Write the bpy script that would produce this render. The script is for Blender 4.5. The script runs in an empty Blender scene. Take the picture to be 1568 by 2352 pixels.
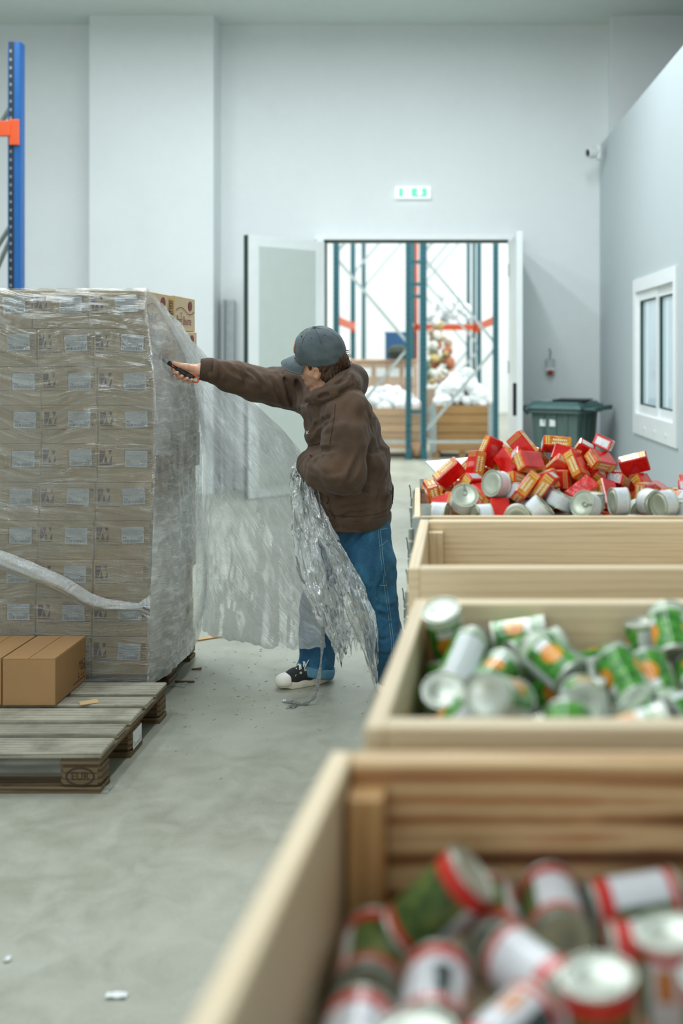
import bpy, bmesh, math, random
import numpy as np
from mathutils import Vector, Matrix, Euler, Quaternion
S = bpy.context.scene
C = S.collection
PI = math.pi
R = math.radians
# ------------------------------------------------------------------ camera
FPX, PX, PY, EYE = 2400.0, 1080.0, 815.0, 1.55      # focal length and principal point in pixels of 1568x2352; eye height
cam_d = bpy.data.cameras.new('camera')
cam = bpy.data.objects.new('camera', cam_d); C.objects.link(cam)
cam.location = (0, 0, EYE); cam.rotation_euler = (R(90), 0, 0)
cam_d.sensor_fit = 'AUTO'; cam_d.sensor_width = 36.0
cam_d.lens = FPX / 2352 * 36.0
cam_d.shift_x = (784 - PX) / 2352; cam_d.shift_y = (PY - 1176) / 2352
cam_d.dof.use_dof = True; cam_d.dof.focus_distance = 4.75; cam_d.dof.aperture_fstop = 1.4
cam_d.clip_end = 200
S.camera = cam
# ------------------------------------------------------------------ world and lamps
W = bpy.data.worlds.new('world'); S.world = W; W.use_nodes = True
W.node_tree.nodes['Background'].inputs[0].default_value = (.80, .92, .95, 1)
W.node_tree.nodes['Background'].inputs[1].default_value = .15
def area(name, loc, sx, sy, power, col=(.90, 1, .96), rot=(0, 0, 0)):
    l = bpy.data.lights.new(name, 'AREA'); l.shape = 'RECTANGLE'; l.size = sx; l.size_y = sy
    l.energy = power; l.color = col
    o = bpy.data.objects.new(name, l); C.objects.link(o); o.location = loc; o.rotation_euler = rot
    return o
for _x, _k in ((-4.3, .75), (-2.2, .92), (-.5, .9)):     # hanging tube lamps of the hall, in rows above and behind the camera
    for _y, _p in ((-1.8, 28), (2.2, 42), (5.6, 54), (8.2, 82)):
        area('tube_lamp', (_x, _y, 5.2), .25, 2.4, _p * _k * 1.16, (.90, .955, 1.01))
area('tube_lamp', (.95, 8.4, 5.2), .25, 1.6, 46, (.90, .955, 1.01))  # added fill lamp, lightens the wall shaded by the right door leaf
area('dock_door_daylight', (-2.5, -5.9, 1.9), 4.0, 3.4, 175, (.93, .97, 1.0), (R(90), 0, 0))   # added soft fill from behind the viewer, lightens surfaces facing the camera
for _x in (-4.2, -1.0, 2.2):                      # lamps of the next hall
    for _y in (14.5, 19.0, 24.0):
        area('next_hall_lamp', (_x, _y, 6.2), .5, 3.0, 140, (.95, 1, 1))
S.view_settings.view_transform = 'Standard'; S.view_settings.look = 'None'
S.view_settings.gamma = 1; S.view_settings.use_curve_mapping = False
S.view_settings.exposure = -0.08
S.cycles.use_denoising = True
S.cycles.use_adaptive_sampling = True; S.cycles.adaptive_threshold = .02
S.cycles.max_bounces = 7; S.cycles.diffuse_bounces = 4; S.cycles.glossy_bounces = 3
S.cycles.transparent_max_bounces = 18; S.cycles.caustics_reflective = False; S.cycles.caustics_refractive = False
# ------------------------------------------------------------------ helpers
def at(x, y, d):
    """A pixel of the photograph at depth d, as a point in the hall."""
    return Vector(((x - PX) / FPX * d, d, EYE - (y - PY) / FPX * d))
def lin(c):
    c = [v / 255 for v in c]
    return tuple(v / 12.92 if v <= .04045 else ((v + .055) / 1.055) ** 2.4 for v in c) + (1,)
class N:
    """Small node-tree writer for one material."""
    def __init__(s, name):
        s.m = bpy.data.materials.new(name); s.m.use_nodes = True; s.t = s.m.node_tree
        s.b = s.t.nodes['Principled BSDF']; s.out = s.t.nodes['Material Output']
    def n(s, typ, **kw):
        q = s.t.nodes.new(typ)
        for k, v in kw.items():
            if k.startswith('i_'):
                key = k[2:].replace('_', ' ')
                q.inputs[int(key) if key.isdigit() else key].default_value = v
            else: setattr(q, k, v)
        return q
    def l(s, a, b): s.t.links.new(a, b)
    def ramp(s, fac, stops, interp='LINEAR'):
        q = s.t.nodes.new('ShaderNodeValToRGB'); e = q.color_ramp.elements; q.color_ramp.interpolation = interp
        while len(e) < len(stops): e.new(.5)
        for el, (p, c) in zip(e, stops):
            el.position = p; el.color = c if not isinstance(c, (int, float)) else (c, c, c, 1)
        s.l(fac, q.inputs[0]); return q.outputs[0]
    def mix(s, fac, a, b, mode='MIX'):
        q = s.t.nodes.new('ShaderNodeMix'); q.data_type = 'RGBA'; q.blend_type = mode
        for v, sock in ((fac, q.inputs[0]), (a, q.inputs[6]), (b, q.inputs[7])):
            if hasattr(v, 'node'): s.l(v, sock)
            else: sock.default_value = v
        return q.outputs[2]
    def math(s, op, a, b=0.0):
        q = s.t.nodes.new('ShaderNodeMath'); q.operation = op
        for v, sock in ((a, q.inputs[0]), (b, q.inputs[1])):
            if hasattr(v, 'node'): s.l(v, sock)
            else: sock.default_value = v
        return q.outputs[0]
    def co(s, kind='Object', scale=(1, 1, 1), rnd=0.0, rot=(0, 0, 0)):
        tc = s.t.nodes.new('ShaderNodeTexCoord'); mp = s.t.nodes.new('ShaderNodeMapping')
        mp.inputs['Scale'].default_value = scale; mp.inputs['Rotation'].default_value = rot
        s.l(tc.outputs[kind], mp.inputs[0])
        if rnd:
            oi = s.t.nodes.new('ShaderNodeObjectInfo')
            v = s.n('ShaderNodeVectorMath', operation='MULTIPLY_ADD')
            cx = s.n('ShaderNodeCombineXYZ'); s.l(oi.outputs['Random'], cx.inputs[0])
            m2 = s.math('MULTIPLY', oi.outputs['Random'], 7.31); s.l(m2, cx.inputs[1])
            m3 = s.math('MULTIPLY', oi.outputs['Random'], 3.17); s.l(m3, cx.inputs[2])
            s.l(cx.outputs[0], v.inputs[0]); v.inputs[1].default_value = (rnd,) * 3; s.l(mp.outputs[0], v.inputs[2])
            return v.outputs[0]
        return mp.outputs[0]
    def noise(s, vec, scale, detail=3, rough=.5, dist=0.0):
        q = s.n('ShaderNodeTexNoise', i_Scale=scale, i_Detail=detail, i_Roughness=rough, i_Distortion=dist)
        s.l(vec, q.inputs[0]); return q.outputs[0]
    def bump(s, h, strength=.3, dist=.01, normal=None):
        q = s.n('ShaderNodeBump', i_Strength=strength, i_Distance=dist); s.l(h, q.inputs['Height'])
        if normal is not None: s.l(normal, q.inputs['Normal'])
        s.l(q.outputs[0], s.b.inputs['Normal']); return q.outputs[0]
    def col(s, c):
        if hasattr(c, 'node'): s.l(c, s.b.inputs['Base Color'])
        else: s.b.inputs['Base Color'].default_value = c
    def set(s, **kw):
        for k, v in kw.items(): s.b.inputs[k.replace('_', ' ')].default_value = v
        return s
M = {}
def plain(name, rgb, rough=.6, metal=0.0, var=.08, scale=8.0, bump=0.0, coat=0.0, bscale=60, rnd=0.0):
    q = N(name); c = lin(rgb)
    v = q.co('Object', rnd=5.0)
    nz = q.noise(v, scale, 4, .6)
    lo = tuple(x * (1 - var) for x in c[:3]) + (1,); hi = tuple(min(1, x * (1 + var)) for x in c[:3]) + (1,)
    cc = q.ramp(nz, [(.3, lo), (.7, hi)])
    if rnd:
        oi = q.n('ShaderNodeObjectInfo'); hs = q.n('ShaderNodeHueSaturation')
        q.l(q.math('ADD', q.math('MULTIPLY', oi.outputs['Random'], 2 * rnd), 1 - rnd), hs.inputs['Value']); q.l(cc, hs.inputs['Color']); cc = hs.outputs[0]
    q.col(cc); q.set(Roughness=rough, Metallic=metal, Coat_Weight=coat)
    if bump: q.bump(q.noise(v, bscale, 3), bump, .004)
    M[name] = q.m; return q.m
def wood(name, light, mid, dark, grain=1.0, rough=.62, dirt=0.0, knots=True, across=13):
    """Sawn board; UV is in metres, u along the board."""
    q = N(name)
    v = q.co('UV', (1, 1, 1), rnd=9.0)
    mp = q.n('ShaderNodeMapping'); mp.inputs['Scale'].default_value = (1.1, across, 1); q.l(v, mp.inputs[0])
    n1 = q.noise(mp.outputs[0], 1.6, 5, .55, 1.2)
    wv = q.n('ShaderNodeTexWave', wave_type='BANDS', bands_direction='Y', i_Scale=1.1, i_Distortion=7.0, i_Detail=2.0)
    wv.inputs['Detail Scale'].default_value = .55; q.l(mp.outputs[0], wv.inputs[0])
    f = q.math('ADD', q.math('MULTIPLY', wv.outputs[1], .45), q.math('MULTIPLY', n1, .65))
    c = q.ramp(f, [(.28, lin(dark)), (.45, lin(mid)), (.62, lin(light)), (.85, lin(mid))])
    c0 = q.mix(grain, lin(light), c) if grain < 1 else c
    fine = q.n('ShaderNodeMapping'); fine.inputs['Scale'].default_value = (6, 220, 1); q.l(v, fine.inputs[0])
    fn = q.noise(fine.outputs[0], 1, 2)
    c0 = q.mix(.12, c0, q.ramp(fn, [(.35, 0.15), (.65, 1.0)]), 'MULTIPLY')
    if knots:
        km = q.n('ShaderNodeMapping'); km.inputs['Scale'].default_value = (2.6, 4.4, 1); q.l(v, km.inputs[0])
        vo = q.n('ShaderNodeTexVoronoi', i_Scale=1.0); q.l(km.outputs[0], vo.inputs[0])
        kk = q.ramp(vo.outputs[0], [(.03, 1.0), (.075, 0.0)])
        c0 = q.mix(q.math('MULTIPLY', kk, .8), c0, lin([x * .5 for x in dark]))
    if dirt:
        dn = q.noise(v, 5.0, 5, .65)
        c0 = q.mix(q.math('MULTIPLY', q.ramp(dn, [(.42, 0.0), (.7, 1.0)]), dirt), c0, lin((70, 66, 52)))
    oi = q.n('ShaderNodeObjectInfo'); hs = q.n('ShaderNodeHueSaturation')
    q.l(q.math('ADD', q.math('MULTIPLY', oi.outputs['Random'], .26), .87), hs.inputs['Value']); q.l(c0, hs.inputs['Color'])
    q.col(hs.outputs[0]); q.set(Roughness=rough); q.bump(fn, .25, .002)
    M[name] = q.m; return q.m
# ------------------------------------------------------------------ mesh building
class MB:
    def __init__(s): s.v = []; s.f = []; s.uv = []; s.mi = []
    def face(s, idx, uv=None, mi=0):
        s.f.append(tuple(idx)); s.uv.append(uv if uv else [(0, 0)] * len(idx)); s.mi.append(mi)
    def quad(s, a, b, c, d, mi=0, uv=None):
        i = len(s.v); s.v += [Vector(a), Vector(b), Vector(c), Vector(d)]
        s.face((i, i + 1, i + 2, i + 3), uv or [(0, 0), (1, 0), (1, 1), (0, 1)], mi)
    def box(s, c, size, mat=None, ch=.0, mi=0, faces=None):
        """Chamfered box; mat: 3x3 or 4x4 turning it; uv in metres with u along the longest side."""
        c = Vector(c); h = [x / 2 for x in size]; ax = max(range(3), key=lambda k: size[k])
        ch = min(ch, min(h) * .9)
        mm = mat if mat is not None else Matrix.Identity(3)
        def put(p): s.v.append(c + mm @ Vector(p)); return len(s.v) - 1
        def uvof(p, n):
            o = [k for k in range(3) if k != n]
            if n == ax: return (p[o[0]] * .3, p[o[1]] + 3.3)
            t = [k for k in o if k != ax][0]
            return (p[ax], p[t] + (n + 1) * .9)
        def add(pts, n, m):
            s.face([put(p) for p in pts], [uvof(p, n) for p in pts], m)
        for n in range(3):
            a, b = (n + 1) % 3, (n + 2) % 3
            for sg in (1, -1):
                pts = []
                for (sa, sb) in ((1, 1), (-1, 1), (-1, -1), (1, -1)):
                    p = [0, 0, 0]; p[n] = sg * h[n]; p[a] = sa * (h[a] - ch); p[b] = sb * (h[b] - ch); pts.append(p)
                if sg < 0: pts.reverse()
                m = mi if faces is None else faces.get((n, sg), mi)
                add(pts, n, m)
        if ch > 0:
            for n in range(3):                # edges along axis n
                a, b = (n + 1) % 3, (n + 2) % 3
                for sa in (1, -1):
                    for sb in (1, -1):
                        q = []
                        for (sn, first) in ((1, 1), (1, 0), (-1, 0), (-1, 1)):
                            p = [0, 0, 0]; p[n] = sn * (h[n] - ch)
                            p[a] = sa * (h[a] - (0 if first else ch)); p[b] = sb * (h[b] - (ch if first else 0)); q.append(p)
                        if sa * sb < 0: q.reverse()
                        add(q, a, mi)
            for sx in (1, -1):
                for sy in (1, -1):
                    for sz in (1, -1):
                        q = [[sx * h[0], sy * (h[1] - ch), sz * (h[2] - ch)], [sx * (h[0] - ch), sy * h[1], sz * (h[2] - ch)], [sx * (h[0] - ch), sy * (h[1] - ch), sz * h[2]]]
                        if sx * sy * sz < 0: q.reverse()
                        add(q, 0, mi)
        return s
    def bar(s, a, b, w, t, ch=0.0, up=(0, 0, 1), mi=0):
        """A bar of section w x t from a to b."""
        a, b = Vector(a), Vector(b); z = (b - a); L = z.length; z = z.normalized()
        x = Vector(up).cross(z)
        if x.length < 1e-4: x = Vector((1, 0, 0)).cross(z)
        x.normalize(); y = z.cross(x)
        return s.box((a + b) / 2, (w, t, L), Matrix((x, y, z)).transposed(), ch, mi)
    def tube(s, pts, r, n=8, mi=0, caps=True):
        pts = [Vector(p) for p in pts]; rr = r if isinstance(r, (list, tuple)) else [r] * len(pts)
        base = len(s.v); px = None; L = 0
        for k, p in enumerate(pts):
            t = (pts[min(k + 1, len(pts) - 1)] - pts[max(k - 1, 0)]).normalized()
            x = px - t * px.dot(t) if px is not None else Vector((0, 0, 1)).cross(t)
            if x.length < 1e-4: x = Vector((1, 0, 0)).cross(t)
            x.normalize(); y = t.cross(x); px = x
            for j in range(n):
                a = 2 * PI * j / n; s.v.append(p + (x * math.cos(a) + y * math.sin(a)) * rr[k])
        for k in range(len(pts) - 1):
            for j in range(n):
                j2 = (j + 1) % n
                s.face((base + k * n + j, base + k * n + j2, base + (k + 1) * n + j2, base + (k + 1) * n + j), [(j / n, k), ((j + 1) / n, k), ((j + 1) / n, k + 1), (j / n, k + 1)], mi)
        if caps:
            s.face([base + j for j in reversed(range(n))], None, mi); e = base + (len(pts) - 1) * n
            s.face([e + j for j in range(n)], None, mi)
        return s
    def lathe(s, prof, n=20, mat=None, c=(0, 0, 0), mi=None, uvs=True):
        """Profile [(radius, z)...] turned about z; mi: material per profile segment."""
        c = Vector(c); mm = mat if mat is not None else Matrix.Identity(3); base = len(s.v)
        for (r, z) in prof:
            for j in range(n):
                a = 2 * PI * j / n; s.v.append(c + mm @ Vector((r * math.cos(a), r * math.sin(a), z)))
        for k in range(len(prof) - 1):
            for j in range(n):
                j2 = (j + 1) % n; m = mi[k] if mi else 0
                z0, z1 = prof[k][1], prof[k + 1][1]
                s.face((base + k * n + j, base + k * n + j2, base + (k + 1) * n + j2, base + (k + 1) * n + j),
                       [(j / n, z0), ((j + 1) / n, z0), ((j + 1) / n, z1), (j / n, z1)], m)
        if prof[0][0] > 1e-5: s.face([base + j for j in reversed(range(n))], [(0, 0)] * n, mi[0] if mi else 0)
        if prof[-1][0] > 1e-5:
            e = base + (len(prof) - 1) * n; s.face([e + j for j in range(n)], [(0, 0)] * n, mi[-1] if mi else 0)
        return s
    def mesh(s, name, mats, smooth=False):
        me = bpy.data.meshes.new(name); me.from_pydata([tuple(v) for v in s.v], [], s.f)
        u = me.uv_layers.new(name='UVMap'); k = 0
        flat = [c for f in s.uv for p in f for c in p]; u.data.foreach_set('uv', flat)
        for m in (mats if isinstance(mats, (list, tuple)) else [mats]): me.materials.append(m)
        me.polygons.foreach_set('material_index', s.mi)
        if smooth: me.polygons.foreach_set('use_smooth', [True] * len(me.polygons))
        me.update(); return me
    def obj(s, name, mats, parent=None, smooth=False, angle=None):
        me = s.mesh(name, mats, smooth or angle is not None)
        if angle is not None: me.set_sharp_from_angle(angle=R(angle))
        return link(name, me, parent)
def link(name, me, parent=None):
    o = bpy.data.objects.new(name, me); C.objects.link(o)
    if parent is not None: o.parent = parent
    return o
def thing(name, label, cat, loc=(0, 0, 0), rz=0.0, group=None):
    o = bpy.data.objects.new(name, None); C.objects.link(o); o.location = loc; o.rotation_euler = (0, 0, rz)
    o.empty_display_size = .1
    return tag(o, label, cat, group)
def tag(o, label, cat, group=None):
    o['label'] = label; o['category'] = cat
    if group: o['group'] = group
    return o
def struct(o, label=None, cat=None):
    o['kind'] = 'structure'
    if label: o['label'] = label
    if cat: o['category'] = cat
    return o
def dup(root, label=None, group=None, mw=None):
    r = root.copy(); C.objects.link(r)
    if label: r['label'] = label
    if group: r['group'] = group
    if mw is not None: r.matrix_world = mw
    for ch in root.children:
        c = ch.copy(); C.objects.link(c); c.parent = r
        for g in ch.children:
            d = g.copy(); C.objects.link(d); d.parent = c
    return r
def text_mesh(name, body, size, mat, parent, mw, align='CENTER', squeeze=1.0):
    """Flat printed lettering as a mesh lying in its local xy plane."""
    cu = bpy.data.curves.new(name, 'FONT'); cu.body = body; cu.size = size; cu.align_x = align; cu.align_y = 'CENTER'; cu.resolution_u = 2
    t = bpy.data.objects.new(name, cu); C.objects.link(t)
    dg = bpy.context.evaluated_depsgraph_get(); me = bpy.data.meshes.new_from_object(t.evaluated_get(dg))
    bpy.data.objects.remove(t); bpy.data.curves.remove(cu)
    me.name = name
    if squeeze != 1.0: me.transform(Matrix.Diagonal((squeeze, 1, 1, 1)))
    me.materials.clear(); me.materials.append(mat)
    o = link(name, me, parent); o.matrix_local = mw; return o
rng = random.Random(7)
# ------------------------------------------------------------------ materials
wood('pine', (236, 218, 184), (224, 198, 154), (198, 164, 116), grain=.42, rough=.55)
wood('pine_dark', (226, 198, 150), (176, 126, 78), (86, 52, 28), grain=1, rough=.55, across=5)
wood('pine_orange', (206, 166, 112), (190, 142, 88), (160, 112, 66), grain=.7, rough=.6)
wood('pallet_grey', (178, 176, 160), (154, 150, 130), (98, 90, 70), grain=.8, rough=.85, dirt=.55)
wood('pallet_brown', (128, 108, 78), (100, 80, 54), (62, 46, 30), grain=.9, rough=.85, dirt=.5)
wood('plank_far', (222, 190, 158), (204, 166, 130), (180, 138, 104), grain=.8, rough=.7)
wood('plank_far_brown', (196, 156, 104), (168, 126, 78), (130, 92, 54), grain=.9, rough=.7)
def wall_mat(name, rgb, var=.03, bump=.08):
    q = N(name); v = q.co('Object')
    n1 = q.noise(v, .7, 4, .6); n2 = q.noise(v, 9, 4, .6)
    c = lin(rgb); f = q.math('ADD', q.math('MULTIPLY', n1, .7), q.math('MULTIPLY', n2, .3))
    q.col(q.ramp(f, [(.35, tuple(x * (1 - var) for x in c[:3]) + (1,)), (.65, tuple(min(.95, x * (1 + var)) for x in c[:3]) + (1,))]))
    q.set(Roughness=.55); q.bump(q.noise(v, 30, 3), bump, .003); M[name] = q.m
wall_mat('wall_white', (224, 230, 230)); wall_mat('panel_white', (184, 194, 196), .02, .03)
wall_mat('ceiling_paint', (214, 222, 218), .04); wall_mat('white_bright', (240, 242, 242))
plain('door_white', (226, 232, 231), .4, var=.02); plain('door_grey', (190, 200, 194), .4, var=.02)
plain('dark_edge', (22, 52, 44), .5); plain('frame_white', (232, 236, 236), .35, var=.02)
plain('edge_green', (28, 70, 62), .45)
# concrete floor
q = N('concrete'); v = q.co('Object')
n1 = q.noise(v, .9, 5, .62); n2 = q.noise(v, 7, 5, .65, .6); n3 = q.noise(v, 90, 3, .6)
f = q.math('ADD', q.math('MULTIPLY', n1, .5), q.math('ADD', q.math('MULTIPLY', n2, .35), q.math('MULTIPLY', n3, .15)))
c = q.ramp(f, [(.34, lin((130, 132, 116))), (.5, lin((156, 158, 144))), (.66, lin((176, 178, 166)))])
mus = q.n('ShaderNodeTexVoronoi', i_Scale=34.0); q.l(v, mus.inputs[0])
sp = q.ramp(mus.outputs[0], [(.035, 1.0), (.07, 0.0)])
spm = q.math('MULTIPLY', sp, q.ramp(q.noise(v, 2.1, 3), [(.5, 0.0), (.62, 1.0)]))
c = q.mix(q.math('MULTIPLY', spm, .55), c, lin((92, 90, 76)))
st = q.ramp(q.noise(v, 1.7, 6, .7), [(.52, 0.0), (.72, 1.0)])
c = q.mix(q.math('MULTIPLY', st, .35), c, lin((136, 134, 112)))
q.col(c); q.l(q.ramp(n2, [(.3, .30), (.7, .55)]), q.b.inputs['Roughness']); q.bump(f, .25, .006); M['concrete'] = q.m
# cardboard
def card(name, rgb, var=.06):
    q = N(name); v = q.co('Object', rnd=5); n1 = q.noise(v, 5, 4, .6); n2 = q.noise(v, 160, 2)
    f = q.math('ADD', q.math('MULTIPLY', n1, .75), q.math('MULTIPLY', n2, .25)); c = lin(rgb)
    q.col(q.ramp(f, [(.35, tuple(x * (1 - var) for x in c[:3]) + (1,)), (.65, tuple(x * (1 + var) for x in c[:3]) + (1,))]))
    q.set(Roughness=.7); q.bump(n2, .1, .001); M[name] = q.m
card('carton', (208, 178, 128)); card('carton_brown', (166, 128, 84)); card('carton_far', (190, 166, 146)); card('carton_side', (206, 184, 146))
plain('print_plum', (92, 54, 56), .7, var=.15); plain('print_red', (132, 54, 50), .7, var=.1); plain('print_dark', (46, 36, 26), .7)
plain('paper', (228, 234, 234), .6, var=.02)
# shipping label: flat print of text lines and a bar code, uv 0..1
q = N('label_print'); tc = q.n('ShaderNodeTexCoord'); sx = q.n('ShaderNodeSeparateXYZ'); q.l(tc.outputs['UV'], sx.inputs[0])
u, w = sx.outputs[0], sx.outputs[1]
def band(a, lo, hi): return q.math('MULTIPLY', q.math('GREATER_THAN', a, lo), q.math('LESS_THAN', a, hi))
def bars(scale_u, scale_v, thr):
    cb = q.n('ShaderNodeCombineXYZ'); q.l(q.math('MULTIPLY', u, scale_u), cb.inputs[0]); q.l(q.math('MULTIPLY', q.math('FLOOR', q.math('MULTIPLY', w, scale_v)), 7.7), cb.inputs[1])
    wn = q.n('ShaderNodeTexNoise', i_Scale=1.0, i_Detail=0.0); q.l(cb.outputs[0], wn.inputs[0])
    return q.math('GREATER_THAN', wn.outputs[0], thr)
code = q.math('MULTIPLY', q.math('MULTIPLY', bars(44, .01, .48), band(w, .08, .24)), band(u, .07, .93))
c2 = q.math('MULTIPLY', q.math('MULTIPLY', bars(60, 14, .47), band(w, .26, .42)), q.math('MAXIMUM', band(u, .06, .26), band(u, .74, .94)))
row = q.math('GREATER_THAN', q.math('FRACT', q.math('MULTIPLY', w, 13)), .55)
tx = q.math('MULTIPLY', q.math('MULTIPLY', q.math('MULTIPLY', bars(26, 13, .55), row), band(w, .46, .92)), band(u, .06, .9))
ink = q.math('MULTIPLY', q.math('MINIMUM', q.math('ADD', q.math('ADD', code, c2), q.math('MULTIPLY', tx, .45)), 1.0), .7)
q.col(q.mix(ink, lin((226, 232, 234)), lin((64, 76, 84)))); q.set(Roughness=.55); M['label_print'] = q.m
# metals and plastics
plain('galvanised', (150, 160, 156), .42, .75, .15, 30); plain('galv_light', (178, 188, 188), .45, .4, .1, 20)
plain('rack_blue', (24, 92, 158), .4, var=.06); plain('rack_teal', (36, 96, 108), .45, var=.06); plain('rack_orange', (214, 84, 34), .45, var=.05)
plain('rack_dark', (14, 34, 52), .6); plain('bin_green', (84, 106, 100), .55, var=.16, scale=5, bump=.1); plain('bin_lid', (66, 100, 98), .5, var=.1)
plain('black', (18, 18, 18), .5); plain('plastic_white', (226, 232, 230), .35, var=.02); plain('lens_black', (8, 10, 12), .1)
plain('red_lamp', (176, 58, 34), .4); plain('tin', (206, 212, 200), .42, .75, .05, 20); plain('tin_dark', (150, 156, 144), .3, .9, .08, 20)
plain('tin_matt', (196, 204, 186), .38, .55, .05, 10)
plain('bag_white', (232, 236, 238), .35, var=.05, bump=.2, bscale=30); plain('crate_blue', (44, 92, 138), .45); plain('dark_cloth', (52, 62, 52), .7, var=.3, scale=20)
plain('yellow', (214, 176, 66), .6); plain('clay', (176, 140, 108), .7)
q = N('exit_face'); q.set(Roughness=.4); q.col(lin((230, 236, 236))); q.set(Emission_Color=lin((226, 236, 236)), Emission_Strength=.55); M['exit_face'] = q.m
q = N('exit_green'); q.col(lin((96, 214, 170))); q.set(Roughness=.4, Emission_Color=lin((70, 205, 150)), Emission_Strength=.5); M['exit_green'] = q.m
q = N('window_glass'); q.set(Roughness=.06, Coat_Weight=.4, Emission_Color=lin((188, 208, 216)), Emission_Strength=.40); v = q.co('Object'); q.col(q.ramp(q.noise(v, 1.5, 3), [(.3, lin((176, 196, 204))), (.7, lin((196, 210, 216)))])); M['window_glass'] = q.m  # glow added to the panes so they look bright; no lit room behind
# ------------------------------------------------------------------ the hall
CEIL = 5.34; WALL_D = 12.0
def slab(name, lo, hi, mat, label=None, cat=None, parent=None):
    lo, hi = Vector(lo), Vector(hi); b = MB(); b.box((lo + hi) / 2, tuple(hi - lo)); o = b.obj(name, mat, parent)
    return struct(o, label, cat) if parent is None else o
slab('floor', (-9, -6, -.2), (7, 30, 0), M['concrete'], 'grey green concrete warehouse floor with dust and scuffs', 'floor')
DX0, DX1, DTOP = -1.69, .44, 2.86
b = MB()
b.box(((-7.2 + DX0) / 2, 12.1, CEIL / 2), (DX0 + 7.2, .2, CEIL)); b.box(((DX1 + 5.2) / 2, 12.1, CEIL / 2), (5.2 - DX1, .2, CEIL))
b.box(((DX0 + DX1) / 2, 12.1, (DTOP + CEIL) / 2), (DX1 - DX0, .2, CEIL - DTOP))
struct(b.obj('wall_back', M['wall_white']), 'smooth white back wall with the tall double doorway', 'wall')
slab('ceiling', (-7.2, -6, CEIL), (5.2, 12.2, CEIL + .2), M['ceiling_paint'], 'pale painted ceiling of the hall', 'ceiling')
slab('wall_left', (-7.4, -6, 0), (-7.2, 12.2, CEIL), M['wall_white'], 'white left wall of the hall', 'wall')
slab('wall_rear', (-7.2, -6.2, 0), (5.2, -6, CEIL), M['wall_white'], 'white wall behind the viewer', 'wall')
slab('wall_far_right', (5.2, -6, 0), (5.4, 12.2, CEIL), M['wall_white'], 'white wall beyond the office partition', 'wall')
slab('trim_1', (-4.25, 11.66, 0), (-2.866, 12.0, CEIL), M['wall_white'], 'broad white pilaster standing out from the back wall', 'pilaster')
slab('trim_2', (1.58, 11.66, 3.0), (3.4, 12.0, CEIL), M['wall_white'], 'white beam casing at the top right of the back wall', 'pilaster')
# office partition on the right, slightly out of square
PH = 3.95
def px(d): return 1.485 + .042 * (12 - d)
def pmat(d): return Matrix.Rotation(math.atan(.042), 3, 'Z')
pd0, pd1 = -5.9, 12.0
WY0, WY1, WZ0, WZ1 = 8.30, 9.95, .93, 2.21         # window hole along the wall
b = MB()
def pseg(y0, y1, z0, z1, off=.06, t=.12, mi=0, bb=None):
    yc = (y0 + y1) / 2; L = (y1 - y0) * math.sqrt(1 + .042 ** 2)
    (bb or b).box((px(yc) + off, yc, (z0 + z1) / 2), (t, L, z1 - z0), pmat(yc), 0, mi)
pseg(pd0, WY0, 0, PH); pseg(WY1, pd1, 0, PH); pseg(WY0, WY1, 0, WZ0); pseg(WY0, WY1, WZ1, PH)
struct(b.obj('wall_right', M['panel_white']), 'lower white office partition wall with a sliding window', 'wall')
for i, y in enumerate((7.4, 4.6)):
    b = MB(); pseg(y - .012, y + .012, 0, PH, off=-.002, t=.006); struct(b.obj('trim_%d' % (i + 3), M['frame_white']), 'thin white joint strip between the partition panels', 'trim')
# sliding window
win = thing('window_1', 'white plastic sliding window in the right partition', 'window', (px(9.1), 9.1, WZ0)); win['kind'] = 'structure'
def wpart(name, segs, mat, par=win):
    bb = MB()
    for (y0, y1, z0, z1, off, t) in segs: pseg(y0, y1, z0, z1, off, t, bb=bb)
    o = bb.obj(name, mat); o.parent = par
    o.matrix_parent_inverse = Matrix.Translation(-Vector((px(9.1), 9.1, WZ0))) if par is win else Matrix.Identity(4)
    if par is not win: o.matrix_parent_inverse = par.matrix_parent_inverse @ Matrix.Identity(4)
    return o
a, e = WY0, WY1; z0, z1 = WZ0, WZ1; f = .07
wpart('window_frame', [(a - .04, e + .04, z0 - .12, z0 + f, .03, .10), (a - .04, e + .04, z1 - f, z1 + .05, .03, .10), (a - .04, a + f, z0 + f, z1 - f, .03, .10), (e - f, e + .04, z0 + f, z1 - f, .03, .10)], M['frame_white'])
mid = 9.10; s = .085
for nm, y0, y1, off in (('sash', a + f, mid + .04, .05), ('sash', mid - .05, e - f, .035)):
    o = wpart(nm, [(y0, y1, z0 + f, z0 + f + s, off, .05), (y0, y1, z1 - f - s, z1 - f, off, .05), (y0, y0 + s * .7, z0 + f + s, z1 - f - s, off, .05), (y1 - s, y1, z0 + f + s, z1 - f - s, off, .05)], M['frame_white'])
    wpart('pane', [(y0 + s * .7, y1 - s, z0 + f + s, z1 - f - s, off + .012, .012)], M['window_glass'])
    gb = MB()
    for (p0, p1, q0, q1) in ((y0 + s * .7, y0 + s * .7 + .012, z0 + f + s, z1 - f - s), (y1 - s - .012, y1 - s, z0 + f + s, z1 - f - s), (y0 + s * .7, y1 - s, z1 - f - s - .012, z1 - f - s), (y0 + s * .7, y1 - s, z0 + f + s, z0 + f + s + .012)):
        pseg(p0, p1, q0, q1, off - .0, .042, bb=gb)
    o2 = gb.obj('gasket', M['edge_green']); o2.parent = win; o2.matrix_parent_inverse = Matrix.Translation(-Vector((px(9.1), 9.1, WZ0)))
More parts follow.
